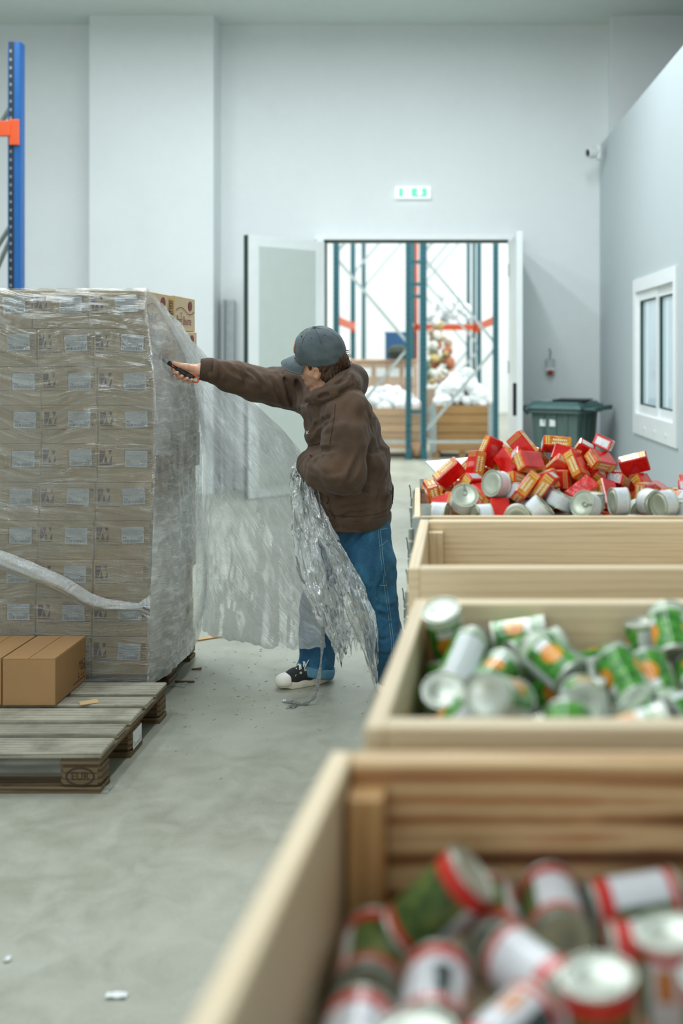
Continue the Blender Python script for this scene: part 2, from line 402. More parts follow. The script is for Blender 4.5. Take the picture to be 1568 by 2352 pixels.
for k in range(3):
    yy = a + .3 + .42 * k; bb = MB(); pseg(yy, yy + .05, z0 - .055, z0 - .03, -.022, .012, bb=bb)
    o = bb.obj('drain_cap', M['plastic_white']); o.parent = win; o.matrix_parent_inverse = Matrix.Translation(-Vector((px(9.1), 9.1, WZ0)))
# door casing and leaves
b = MB(); b.box((DX0 - .02, 11.99, DTOP / 2), (.08, .24, DTOP)); b.box((DX1 + .03, 11.99, DTOP / 2), (.07, .24, DTOP)); b.box(((DX0 + DX1) / 2, 11.99, DTOP + .03), (DX1 - DX0 + .17, .24, .06))
struct(b.obj('trim_5', M['frame_white']), 'white metal casing round the double doorway', 'door frame')
b = MB(); b.box(((DX0 + DX1) / 2, 11.99, DTOP - .012), (DX1 - DX0 - .03, .14, .024)); b.box((DX0 + .032, 11.99, DTOP / 2 - .012), (.016, .14, DTOP - .024))
struct(b.obj('trim_6', M['edge_green']), 'dark green seal under the head of the doorway', 'door seal')
def leaf(n, hinge, ang, w, label, flip):
    t = thing('door_%d' % n, label, 'door', (hinge[0], hinge[1], .01), ang); t['kind'] = 'structure'
    b = MB(); b.box((w / 2, 0, DTOP / 2 - .02), (w, .06, DTOP - .04), ch=.004); b.obj('door_panel', M['door_white'], t)
    b = MB(); b.box((w / 2, flip * .032, DTOP / 2 - .02), (w - .26, .012, DTOP - .26), ch=.003); b.obj('inset_panel', M['door_grey'], t)
    b = MB(); b.box((w + .008, 0, DTOP / 2 - .02), (.016, .062, DTOP - .04)); b.obj('edge_seal', M['dark_edge' if n == 1 else 'door_white'], t)
    b = MB()
    for z in (.3, 1.4, 2.5): b.tube([(0, -flip * .03, z - .07), (0, -flip * .03, z + .07)], .016, 8)
    b.obj('hinge', M['galvanised'], t); return t
h0 = (DX0 + .02, 11.86); tip = at(583, 535, 11.23)
leaf(1, h0, math.atan2(tip.y - h0[1], tip.x - h0[0]), 1.0, 'left door leaf swung open against the back wall, grey inset panel', 1)
t = leaf(2, (DX1 + .03, 11.86), R(-88), 1.05, 'right door leaf standing open edge on beside the wheeled bin', 1)
b = MB(); b.box((1.062, -.05, 1.08), (.02, .04, .34), ch=.006); b.box((1.055, -.02, 1.08), (.02, .05, .03)); b.obj('door_handle', M['black'], t)
# ------------------------------------------------------------------ the next hall behind the doorway
slab('wall_next_far', (-8, 28, 0), (6, 28.2, 7), M['white_bright'], 'far white wall of the next hall', 'wall')
slab('wall_next_left', (-7.2, 12.2, 0), (-7, 28, 7), M['white_bright'], 'left white wall of the next hall', 'wall')
slab('wall_next_right', (2.9, 12.2, 0), (3.1, 28, 7), M['white_bright'], 'right white wall of the next hall', 'wall')
slab('ceiling_next', (-8, 12.2, 7), (6, 28.2, 7.2), M['white_bright'], 'bright ceiling of the next hall', 'ceiling')
slab('wall_next_front', (-7, 12.2, CEIL), (3, 12.3, 7), M['white_bright'], 'white wall above the doorway in the next hall', 'wall')
slab('trim_7', (.70, 19.0, 0), (1.35, 19.4, 7), M['white_bright'], 'white column in the next hall', 'column')
slab('baseboard_next', (1.35, 27.9, .0), (2.9, 28.0, .55), M['plank_far'], 'pale skirting band along the far wall', 'baseboard')
# racking frames: two uprights with rungs and diagonals; the frames stand one behind the other along the aisle
AX = -.052                                           # the aisle runs slightly to the left
def rack_frame(x0, x1, d, h, mat, label, low=True, group=None):
    t = thing('pallet_rack', label, 'rack frame', (x0, d, 0), 0, group); L = x1 - x0
    for xx in (0, L):
        b = MB(); b.box((xx, 0, h / 2 + .01), (.085, .07, h)); b.box((xx, 0, .006), (.13, .11, .012)); u = b.obj('upright', mat, t)
        hb = MB()
        for k in range(int(h / .075)): hb.box((xx, -.036, .2 + k * .075), (.02, .004, .03))
        o = hb.obj('slots', M['rack_dark'], u); o['kind'] = 'stuff'
    seq = [.42, 1.62, 1.75, 2.95, 3.1, 4.3, 4.45, 5.5]
    for k in range(0, len(seq), 2):
        za, zb = seq[k], seq[k + 1]
        if zb > h: break
        for (p, q2) in (((.03, zb if (k // 2) % 2 else za), (L - .03, za if (k // 2) % 2 else zb)),):
            b = MB(); b.bar((p[0], .0, p[1]), (q2[0], .0, q2[1]), .045, .03, up=(0, 1, 0)); b.obj('diagonal', M['galv_light'] if low else M['rack_teal'], t)
    for z in (.26,):
        b = MB(); b.bar((0, 0, z), (L, 0, z), .045, .03, up=(0, 1, 0)); b.obj('rung', M['galv_light'], t)
    return t
fr = []
for k, d in enumerate((15.5, 19.6, 23.6)):
    sx = AX * (d - 15.5)
    ord_ = ('nearest', 'second', 'third')[k]
    fr.append((rack_frame(at(772, 0, 15.5).x + sx, at(938, 0, 15.5).x + sx, d, 6.2, M['rack_teal'], 'tall teal rack frame with grey braces, %s in the run left of the passage' % ord_),
               rack_frame(at(973, 0, 15.5).x + sx, at(1138, 0, 15.5).x + sx, d, 6.2, M['rack_teal'], 'tall teal rack frame with grey braces, %s in the run right of the passage' % ord_)))
t = thing('row_spacer', 'short teal ladder rungs tying the two nearest rack frames together', 'rack tie', (at(955, 0, 15.5).x, 15.5, 0))
for y in (602, 653, 681, 946):
    z = at(0, y, 15.5).z; b = MB(); b.bar((-.0695, -.0, z), (.0695, -.0, z), .05, .035, up=(0, 1, 0)); b.obj('rung', M['rack_teal'], t)
def beam(p, q, label):
    t = thing('rack_beam', label, 'rack beam', p); v = Vector(q) - Vector(p)
    b = MB(); b.bar((0, 0, 0), v, .05, .11, up=(0, 0, 1)); b.obj('beam_rail', M['rack_orange'], t)
    b = MB(); b.box((0, 0, 0), (.06, .05, .2)); b.box(v, (.06, .05, .2)); b.obj('end_plate', M['rack_orange'], t)
beam(at(1136, 735, 15.56), at(1136, 735, 15.56) + Vector((AX * 4, 3.98, 0)), 'orange beam running back along the right edge of the racking')
beam(at(775, 735, 15.56), at(775, 735, 15.56) + Vector((AX * 4, 3.98, 0)), 'orange beam running back along the left edge of the racking')
z = at(0, 752, 20.6).z
beam((at(955, 0, 20.6).x, 20.6, z), (at(1092, 0, 20.6).x, 20.6, z), 'orange cross beam carrying the loaded shelf behind the racking')
t = thing('rack_shelf', 'steel shelf on far posts under the white sacks', 'shelf', (at(1020, 0, 21.2).x, 21.2, 0))
b = MB(); b.box((0, 0, z + .05), (1.25, 1.1, .05)); b.obj('shelf_board', M['galv_light'], t)
for sx in (-.6, .6):
    for sy in (-.5, .5): b = MB(); b.box((sx, sy, z / 2 + .9), (.07, .07, z + 1.8)); b.obj('upright', M['rack_orange'] if sy > 0 else M['rack_teal'], t)
# plank crates heaped with clear bags
def plank_crate(x0, x1, d, depth, h, z0, mat, label, corner):
    t = thing('plank_crate', label, 'crate', ((x0 + x1) / 2, d + depth / 2, z0)); w = x1 - x0; n = 5; ph = h / n
    for k in range(n):
        for sy in (-1, 1):
            b = MB(); b.box((0, sy * (depth / 2 - .012), (k + .5) * ph), (w - .02, .024, ph - .012), ch=.003); b.obj('plank', mat, t)
        for sx in (-1, 1):
            b = MB(); b.box((sx * (w / 2 - .012), 0, (k + .5) * ph), (.024, depth - .05, ph - .012), ch=.003); b.obj('plank', mat, t)
    for sx in (-1, 1):
        for sy in (-1, 1):
            b = MB(); b.box((sx * (w / 2 - .015), sy * (depth / 2 + .002), h / 2), (corner, .012, h + .02)); b.obj('corner_angle', M['galv_light'], t)
    b = MB(); b.box((0, 0, .02), (w - .06, depth - .06, .03)); b.obj('crate_floor', mat, t)
    for sx in (-1, 0, 1):
        b = MB(); b.box((sx * (w / 2 - .06), 0, -z0 / 2), (.1, depth - .02, z0)); b.obj('runner', M['rack_dark'] if mat is M['plank_far'] else mat, t)
    return t
plank_crate(at(770, 0, 15.75).x, at(968, 0, 15.75).x, 15.75, .9, .62, .13, M['plank_far'], 'pinkish plank crate of clear bags behind the person, left of the passage', .03)
plank_crate(at(992, 0, 15.75).x, at(1130, 0, 15.75).x, 15.75, .9, .70, .09, M['plank_far_brown'], 'brown plank crate with steel corners right of the passage', .10)
def lumpy(seed, r, flat=.6, sub=3, amp=.35):
    bm = bmesh.new(); bmesh.ops.create_icosphere(bm, subdivisions=sub, radius=r); g = random.Random(seed)
    w = [(Vector((g.gauss(0, 1), g.gauss(0, 1), g.gauss(0, 1))) / r * 3.6, g.uniform(0, 6), g.uniform(.3, 1)) for _ in range(9)]
    for v in bm.verts:
        s = sum(a * abs(math.sin(v.co.dot(k) + ph)) for k, ph, a in w) / 9
        v.co *= 1 - amp + 1.6 * amp * s; v.co.z *= flat
    me = bpy.data.meshes.new('bag'); bm.to_mesh(me); bm.free(); me.polygons.foreach_set('use_smooth', [False] * len(me.polygons)); me.materials.append(M['bag_white']); return me
def heap(name, label, cat, x0, x1, y0, y1, z0, z1, n, seed, mats, r=.12, amp=.35):
    """A mass of crumpled bags that nobody could count, as one mesh."""
    g = random.Random(seed); bm = bmesh.new(); src = [lumpy(seed * 10 + k, r, .75, 3, amp) for k in range(4)]
    for k in range(n):
        u, w = g.random(), g.random(); c0 = len(bm.faces); v0 = len(bm.verts); bm.from_mesh(src[k % 4]); bm.verts.ensure_lookup_table(); bm.faces.ensure_lookup_table()
        hgt = z0 + (z1 - z0) * (1 - abs(2 * u - 1) ** 2.5) * (1 - abs(2 * w - 1) ** 2) * g.uniform(.55, 1); sc = g.uniform(.6, 1.2)
        mw = Matrix.Translation((x0 + (x1 - x0) * u, y0 + (y1 - y0) * w, hgt)) @ Euler((g.uniform(0, 6), g.uniform(0, 6), g.uniform(0, 6))).to_matrix().to_4x4() @ Matrix.Scale(sc, 4)
        for v in bm.verts[v0:]: v.co = mw @ v.co
        for f in bm.faces[c0:]: f.material_index = k % len(mats)
    me = bpy.data.meshes.new(name); bm.to_mesh(me); bm.free()
    for m in src: bpy.data.meshes.remove(m)
    for m in mats: me.materials.append(m)
    o = link(name, me); tag(o, label, cat); o['kind'] = 'stuff'; return o
heap('plastic_bags', 'heap of crumpled clear plastic on the pinkish plank crate behind the person', 'plastic bags', at(790, 0, 16).x, at(955, 0, 16).x, 15.9, 16.5, .74, 1.02, 60, 3, [M['bag_white']])
heap('plastic_bags', 'higher heap of crumpled clear plastic on the brown plank crate', 'plastic bags', at(1006, 0, 16).x, at(1118, 0, 16).x, 15.9, 16.5, .80, 1.26, 70, 5, [M['bag_white']])
heap('white_sacks', 'white crumpled sacks on the far rack shelf', 'sacks', at(985, 0, 21).x, at(1080, 0, 21).x, 20.9, 21.5, z + .20, z + .75, 30, 8, [M['bag_white']])
# pallet of cartons with labels and a blue crate on top
t = thing('goods_pallet', 'low timber pallet under the far brown cartons', 'pallet', (at(872, 0, 18).x, 18.5, 0))
for sx in (-.55, 0, .55): b = MB(); b.box((sx, 0, .06), (.1, .9, .12)); b.obj('runner', M['plank_far_brown'], t)
for k in range(5): b = MB(); b.box((0, -.38 + .19 * k, .132), (1.2, .14, .022)); b.obj('deck_board', M['plank_far_brown'], t)
bb = MB(); bb.box((0, 0, .215), (.235, .9, .42), ch=.004); cm = bb.mesh('carton', M['carton_far']); lb = MB(); lb.quad((-.07, -.453, .17), (.09, -.453, .17), (.09, -.453, .32), (-.07, -.453, .32)); lm = lb.mesh('label', M['paper'])
names = ('bottom', 'middle', 'top')
for r_ in range(3):
    for c_ in range(5):
        o = thing('far_carton', 'far brown carton, %s row, %s from the left' % (names[r_], ('first', 'second', 'third', 'fourth', 'fifth')[c_]), 'carton', (at(872, 0, 18).x - .48 + .24 * c_, 18.5, .144 + .43 * r_), 0, 'far brown cartons behind the person')
        link('carton_box', cm, o); link('label', lm, o)
b = MB(); b.box((0, 0, .04), (1.24, .95, .035)); o = b.obj('top_board', M['plank_far']); o.location = (at(872, 0, 18).x, 18.5, 1.412); tag(o, 'pale board lying on the far brown cartons', 'board')
o = thing('storage_tub', 'blue plastic tub on the far cartons', 'tub', (at(915, 0, 18.3).x, 18.3, 1.472))
b = MB(); w_, d_, h_ = .42, .3, .46
for (c, s_) in (((0, -d_ / 2, h_ / 2), (w_, .02, h_)), ((0, d_ / 2, h_ / 2), (w_, .02, h_)), ((-w_ / 2, 0, h_ / 2), (.02, d_, h_)), ((w_ / 2, 0, h_ / 2), (.02, d_, h_)), ((0, 0, .01), (w_, d_, .02))): b.box(c, s_)
b.obj('tub_body', M['crate_blue'], o); b = MB(); b.box((0, -d_ / 2, h_ + .0), (w_ + .05, .04, .03)); b.box((0, d_ / 2, h_), (w_ + .05, .04, .03)); b.obj('tub_rim', M['crate_blue'], o)
me = lumpy(31, .2, .7); me.materials.clear(); me.materials.append(M['dark_cloth']); o = bpy.data.objects.new('dark_bundle', me); C.objects.link(o); o.location = (at(915, 0, 18.2).x, 17.9, 1.60); tag(o, 'dark green bundle in front of the blue tub', 'bundle')
dull = []
for nm_, c_ in (('sack_ochre', (196, 172, 116)), ('sack_tan', (190, 164, 140)), ('sack_green', (128, 148, 130)), ('sack_rust', (190, 120, 90)), ('sack_pale', (222, 222, 214))): dull.append(plain(nm_, c_, .7))
heap('mixed_sacks', 'tall pile of small mixed packs behind the gap between the rack frames', 'packs', at(975, 0, 19.7).x, at(1040, 0, 19.7).x, 19.7, 20.1, 1.03, 2.2, 90, 7, dull, .09)
o = thing('sack_stand', 'pale box stand under the mixed packs', 'stand', (at(1008, 0, 19.9).x, 20.0, 0)); b = MB(); b.box((0, 0, .45), (.62, .6, .9), ch=.01); b.obj('stand_box', M['carton_far'], o)
me = lumpy(90, .13, .9); me.materials.clear(); me.materials.append(M['clay']); o = bpy.data.objects.new('cloth_bundle', me); C.objects.link(o); o.location = (at(957, 0, 15.4).x, 15.62, .11); tag(o, 'brown round bundle on the floor between the two rack frames', 'bundle')
# ------------------------------------------------------------------ things on and against the back wall
o = thing('exit_sign', 'lit white and green emergency exit sign above the doorway', 'exit sign', at(948, 443, 11.97))
b = MB(); b.box((0, 0, 0), (.405, .06, .135), ch=.008); b.obj('sign_case', M['exit_face'], o)
for nm, x0, x1 in (('pictogram', -.155, -.112), ('pictogram', -.012, .16)):
    b = MB(); b.box(((x0 + x1) / 2, -.0325, 0), (x1 - x0, .003, .092)); pc = b.obj(nm, M['exit_green'], o)
    if x1 > 0:
        b = MB(); y = -.035                             # downward white arrow
        b.quad((.05, y, .046), (.105, y, .046), (.105, y, .0), (.05, y, .0)); b.face([len(b.v) + k for k in range(3)]); b.v += [Vector((.03, y, .0)), Vector((.078, y, -.046)), Vector((.125, y, .0))]
        b.obj('arrow', M['exit_face'], pc)
b = MB(); b.v += [Vector(p) for p in ((-.095, -.0325, .04), (-.06, -.0325, .045), (-.04, -.0325, .0), (-.05, -.0325, -.04), (-.085, -.0325, -.04))]; b.face(range(5)); b.obj('figure', M['exit_face'], o)
o = thing('security_camera', 'white bullet security camera at the corner of the partition', 'security camera', at(1377, 350, 11.6))
b = MB(); b.box((-.01, 0, 0), (.05, .13, .17), ch=.015); b.obj('mount_box', M['plastic_white'], o)
mr = Matrix.Rotation(R(-98), 3, 'Y') @ Matrix.Rotation(R(25), 3, 'X')
b = MB(); b.lathe([(.03, -.02), (.062, .0), (.065, .09), (.055, .13), (.048, .135)], 18, mr, (-.02, 0, 0)); b.obj('camera_body', M['plastic_white'], o, angle=40)
b = MB(); b.lathe([(.045, .134), (.036, .14), (.0, .146)], 16, mr, (-.02, 0, 0)); b.obj('camera_lens', M['lens_black'], o, smooth=True)
o = thing('wall_alarm', 'small grey call box with red lamp hanging on the back wall', 'call box', at(1263, 842, 11.97))
b = MB(); b.box((0, 0, 0), (.095, .06, .18), ch=.008); b.obj('alarm_case', M['galv_light'], o); b = MB(); b.box((0, -.035, -.03), (.1, .02, .03)); b.obj('cover_flap', M['plastic_white'], o)
b = MB(); b.lathe([(.035, 0), (.03, .02), (.0, .03)], 12, Matrix.Rotation(R(90), 3, 'X'), (0, -.028, -.065)); b.obj('red_lamp', M['red_lamp'], o, smooth=True)
b = MB(); b.tube([(0, 0, .09), (0, -.005, .14), (.01, -.01, .17), (-.01, -.01, .19), (0, 0, .21)], .008, 6); b.obj('hook', M['galvanised'], o)
o = thing('leaning_profile', 'galvanised steel profile leaning on the back wall beside the pilaster', 'steel profile', at(523, 0, 11.88)); o.location.z = 0; o.rotation_euler = (R(-1.6), 0, 0)
b = MB(); b.box((-.055, 0, 1.09), (.02, .09, 2.18)); b.box((.0, .04, 1.09), (.11, .012, 2.18)); b.box((.055, 0, 1.09), (.012, .05, 2.18)); b.obj('profile_channel', M['galv_light'], o)
# wheeled bin
o = thing('wheeled_bin', 'dark green wheeled waste bin beside the open door leaf', 'bin', (1.00, 11.05, 0), R(-28))
b = MB(); z0, z1 = .10, .98; w0, d0, w1, d1 = .42, .44, .52, .57
def frus(bb, a0, b0, zz0, a1, b1, zz1, mi=0):
    i = len(bb.v)
    for (aa, b_, zz) in ((a0, b0, zz0), (a1, b1, zz1)): bb.v += [Vector((-aa / 2, -b_ / 2, zz)), Vector((aa / 2, -b_ / 2, zz)), Vector((aa / 2, b_ / 2, zz)), Vector((-aa / 2, b_ / 2, zz))]
    for k in range(4): bb.face((i + k, i + (k + 1) % 4, i + 4 + (k + 1) % 4, i + 4 + k))
    bb.face((i + 3, i + 2, i + 1, i)); bb.face((i + 4, i + 5, i + 6, i + 7))
frus(b, w0, d0, z0, w1, d1, z1); b.obj('bin_body', M['bin_green'], o)
for (x, y) in ((-.13, -1), (.0, -1), (.13, -1)):
    b = MB(); b.bar((x * .85, -.225, .16), (x, -.288, .95), .035, .018); b.obj('body_rib', M['bin_green'], o)
for y in (-.14, 0, .14):
    b = MB(); b.bar((.215, y * .85, .16), (.264, y, .95), .018, .035, up=(1, 0, 0)); b.obj('body_rib', M['bin_green'], o)
b = MB(); b.box((0, 0, .965), (.60, .66, .045), ch=.012); b.obj('bin_rim', M['bin_green'], o)
b = MB(); frus(b, .63, .70, .992, .60, .66, 1.03); frus(b, .56, .62, 1.03, .50, .54, 1.062); b.obj('bin_lid', M['bin_lid'], o)
b = MB(); b.box((.37, 0, .99), (.14, .5, .022), ch=.008); b.box((.43, 0, 1.0), (.02, .5, .05), ch=.006); b.obj('lid_lip', M['bin_lid'], o)
b = MB(); b.tube([(-.33, -.22, .93), (-.40, -.22, 1.0), (-.40, .22, 1.0), (-.33, .22, .93)], .017, 8); b.obj('bin_handle', M['bin_green'], o)
for y in (-.2, .2): b = MB(); b.lathe([(.02, -.025), (.1, -.025), (.1, .025), (.02, .025)], 16, Matrix.Rotation(R(90), 3, 'X'), (-.2, y, .1)); b.obj('wheel', M['black'], o, angle=40)
for x in (-.13, -.02): b = MB(); b.box((x, -.289, .845), (.062, .004, .07)); b.obj('sticker', M['paper'], o)
b = MB(); b.box((.03, .0, 0), (.34, .40, .012)); t = b.obj('card_sheet', M['black']); t.location = (1.05, 11.02, 1.0785); t.rotation_euler = (0, R(0), R(-20)); tag(t, 'dark flat sheet lying on the wheeled bin lid', 'sheet')
b = MB(); b.box((0, 0, 0), (.3, .3, .006)); t = b.obj('paper_sheet', M['galv_light']); t.location = (.85, 11.05, 1.068); t.rotation_euler = (0, 0, R(30)); tag(t, 'pale sheet lying on the wheeled bin lid', 'sheet')
# blue racking at the left edge
d = 9.0; o = thing('storage_rack', 'blue racking upright with an orange beam at the left edge', 'rack', (at(27, 0, d).x, d, 0)); zt = at(0, 96, d).z
b = MB(); b.box((.02, .0, zt / 2), (.10, .012, zt)); b.box((.068, .045, zt / 2), (.012, .09, zt)); b.box((-.028, .045, zt / 2), (.012, .09, zt)); b.box((.02, .05, .005), (.16, .15, .01)); u = b.obj('upright', M['rack_blue'], o)
hb = MB(); hb.box((-.0, -.0075, zt / 2), (.045, .003, zt - .004)); face = hb.obj('perforated_face', M['rack_dark'], o)
hb = MB()
for k in range(int(zt / .072)): hb.box((-.005, -.0105, .06 + k * .072), (.017, .003, .024))
q_ = hb.obj('slots', M['galvanised'], face); q_['kind'] = 'stuff'
zb = at(0, 305, d).z
b = MB(); b.box((.03, -.02, zb), (.085, .02, .22), ch=.004); b.obj('beam_connector', M['rack_orange'], o)
b = MB(); b.box((-1.2, -.02, zb + .03), (2.4, .045, .13), ch=.004); b.obj('rack_beam', M['rack_orange'], o)
for (za, zb2) in ((at(0, 240, d).z, at(0, 225, d).z), (at(0, 527, d).z, at(0, 500, d).z), (at(0, 520, d).z - .3, at(0, 520, d).z)):
    b = MB(); b.bar((.0, .07, zb2), (-.5, .6, za - .25), .03, .03); b.obj('brace', M['galvanised'], o)
# ------------------------------------------------------------------ pallets
ORD = ('first', 'second', 'third', 'fourth', 'fifth', 'sixth', 'seventh', 'eighth', 'ninth', 'tenth')
def pallet(xr, y0, label, mat, mat2, group=None):
    o = thing('euro_pallet', label, 'pallet', (xr - .6, y0 + .4, 0), 0, group); yy = -.4; g = random.Random(int(y0 * 100))
    for k, w in enumerate((.145, .1, .145, .1, .145)):
        b = MB(); i0 = 0; b.box((0, yy + w / 2, .133 + g.uniform(-.001, .001)), (1.2 + g.uniform(-.006, .004), w, .022), Matrix.Rotation(R(g.uniform(-.25, .25)), 3, 'Z'), .004); b.obj('deck_board', mat, o)
        nb = MB()
        for sx in (-.53, -.5, 0, .5, .54):
            for dy in (-.03, .03): nb.lathe([(.006, 0), (.006, .0012), (0, .0016)], 6, None, (sx + g.uniform(-.01, .01), yy + w / 2 + dy + g.uniform(-.01, .01), .1445))
        yy += w + .0412
    for sx in (-.5275, 0, .5275):
        b = MB(); b.box((sx, 0, .111), (.145, .8, .021), ch=.003); b.obj('stringer_board', mat2, o)
    for sx in (-.5275, 0, .5275):
        for sy, w in ((-.35, .1), (0, .145), (.35, .1)):
            b = MB(); b.box((sx, sy, .061), (.145 if sx else .145, w, .079), ch=.012 if abs(sx) > .1 else .003); b.obj('block', mat2, o)
    for sy, w in ((-.35, .1), (0, .145), (.35, .1)):
        b = MB(); b.box((0, sy, .011), (1.2, w, .0218), ch=.003); b.obj('base_board', mat2, o)
    return o
p1 = pallet(-1.305, 3.69, 'weathered timber pallet, mostly empty, in front of the wrapped stack', M['pallet_grey'], M['pallet_brown'])
# branded oval and bar code on its blocks
b = MB(); k0 = 24; cx, cz, yb = .6 - .0725, .061, -.4015
for j in range(k0):
    a0, a1 = 2 * PI * j / k0, 2 * PI * (j + 1) / k0
    b.quad((cx + .052 * math.cos(a0), yb, cz + .033 * math.sin(a0)), (cx + .052 * math.cos(a1), yb, cz + .033 * math.sin(a1)), (cx + .046 * math.cos(a1), yb, cz + .027 * math.sin(a1)), (cx + .046 * math.cos(a0), yb, cz + .027 * math.sin(a0)))
b.obj('burnt_stamp', M['print_dark'], p1)
text_mesh('burnt_letters', 'EUR', .04, M['print_dark'], p1, Matrix.Translation((cx, yb - .0004, cz)) @ Matrix.Rotation(R(90), 4, 'X'), squeeze=.9)
b = MB(); b.quad((.6012, -.05, .022), (.6012, .055, .022), (.6012, .055, .09), (.6012, -.05, .09)); b.obj('code_label', M['label_print'], p1)
p2 = pallet(-1.414, 4.578, 'dark timber pallet carrying the film wrapped carton stack', M['pallet_brown'], M['pallet_brown'])
# ------------------------------------------------------------------ the wrapped stack of cartons
BW, BH, BD = .247, .1690, .375
def carton_mesh(w, d, h, nm, m, ms):
    b = MB(); b.box((0, 0, h / 2), (w - .004, d - .004, h - .002), ch=.003, faces={(0, 1): 1, (0, -1): 1}); return b.mesh(nm, [m, ms])
cmesh = carton_mesh(BW, BD, BH, 'carton', M['carton'], M['carton_side'])
yf = -BD / 2 - .0005
def poly(b, pts, y): b.v += [Vector((x, y, z)) for x, z in pts]; b.face(range(len(b.v) - len(pts), len(b.v)))
b = MB(); x0, z0, s = -.112, .088, .054              # square emblem with a pale peak cut out, and two text lines under it
poly(b, [(x0, z0), (x0 + .012, z0), (x0 + .022, z0 + .03), (x0 + .026, z0 + .054), (x0, z0 + s)], yf)
poly(b, [(x0 + .018, z0), (x0 + .036, z0), (x0 + .027, z0 + .03)], yf); poly(b, [(x0 + .041, z0), (x0 + .054, z0), (x0 + .054, z0 + .03)], yf)
poly(b, [(x0 + .036, z0 + .054), (x0 + .054, z0 + .054), (x0 + .046, z0 + .034)], yf); poly(b, [(x0, z0 - .009), (x0 + s, z0 - .009), (x0 + s, z0 - .005), (x0, z0 - .005)], yf)
poly(b, [(x0, z0 - .024), (x0 + .098, z0 - .024), (x0 + .098, z0 - .0215), (x0, z0 - .0215)], yf)
for (a0, c0, a1, c1) in ((-.004, .071, .098, .0725), (-.004, .1415, .098, .143), (-.004, .071, -.0028, .143)): poly(b, [(a0, c0), (a1, c0), (a1, c1), (a0, c1)], yf)
emblem = b.mesh('emblem_print', M['print_plum'])
tmp = text_mesh('side_code', 'UT 1530', .026, M['print_plum'], None, Matrix.Identity(4), squeeze=.8); code_me = tmp.data; bpy.data.objects.remove(tmp)
code_mw = Matrix.Translation((.108, yf, .105)) @ Matrix.Rotation(R(90), 4, 'X') @ Matrix.Rotation(R(90), 4, 'Z')
tmp = text_mesh('carton_lettering', 'Petit Beurre', .062, M['print_red'], None, Matrix.Identity(4), squeeze=.85); let_me = tmp.data; bpy.data.objects.remove(tmp)
xs = BW / 2 + .0005
let_mw = Matrix.Translation((xs, -.02, .05)) @ Matrix.Rotation(R(90), 4, 'Z') @ Matrix.Rotation(R(90), 4, 'X')
b = MB(); n = 26; W_ = []
for j in range(n + 1):
    t = j / n; y = -.165 + .33 * t; zz = .098 + .014 * math.sin(2 * PI * t * 1.05 - .2) * (1 if t < .5 else 1.1); W_.append((y, zz))
for j in range(n): b.quad((xs, W_[j][0], W_[j][1]), (xs, W_[j + 1][0], W_[j + 1][1]), (xs, W_[j + 1][0], W_[j + 1][1] + .004), (xs, W_[j][0], W_[j][1] + .004))
c0 = len(b.v); cy, cz, ry, rz_ = .09, .128, .036, .024
b.v += [Vector((xs, cy + ry * math.cos(2 * PI * k / 20), cz + rz_ * math.sin(2 * PI * k / 20))) for k in range(20)]; b.face(range(c0, c0 + 20))
for (y, z1_, z2_) in ((-.07, .068, .092), (-.082, .082, .092), (-.058, .082, .092)): b.quad((xs, y - .002, z1_), (xs, y + .002, z1_), (xs, y + .002, z2_), (xs, y - .002, z2_))
wave = b.mesh('carton_emblem', M['print_red'])
lb = MB(); lb.quad((-.049, 0, -.036), (.049, 0, -.036), (.049, 0, .036), (-.049, 0, .036)); lab_me = lb.mesh('shipping_label', M['label_print'])
row_x = [332, 343, 352, 354, 352, 348, 345, 342, 340, 338]
def carton(name_label, loc, front, side, rz=0.0, lab=True, group='wrapped cartons'):
    o = thing('carton', name_label, 'carton', loc, rz, group); link('carton_box', cmesh, o)
    if front:
        e = link('emblem_print', emblem, o); c = link('side_code', code_me, o); c.matrix_local = code_mw
        if lab:
            l = link('shipping_label', lab_me, o); l.location = (.047 + rng.uniform(-.005, .005), yf - .0012, .107 + rng.uniform(-.003, .003)); l.rotation_euler = (0, R(rng.uniform(-3.5, 3.5)), 0)
    if side:
        w = link('carton_emblem', wave, o); t = link('carton_lettering', let_me, o); t.matrix_local = let_mw
    return o
for r_ in range(10):
    xr = (row_x[r_] - PX) / FPX * 4.58; z = .1445 + BH * (9 - r_)
    for c_ in range(4):
        nm = ('labelled carton in the wrapped stack, %s row from the top, ' % ORD[r_]) + ('at the near corner', 'next to the corner column', 'third column from the corner', 'fourth column from the corner')[c_]
        carton(nm, (xr - BW * (c_ + .5), 4.58 + BD / 2, z), True, c_ == 0, R(rng.uniform(-.3, .3)), lab=not (r_ == 7 and c_ == 0))
    xb = {0: -1.404}.get(r_, xr + .004 + .008 * math.sin(r_ * 2.1))
    carton('carton at the rear corner of the wrapped stack, %s row from the top' % ORD[r_], (xb - BW / 2, 4.962 + BD / 2, z), True, True, R(rng.uniform(-.3, .3)), lab=False)
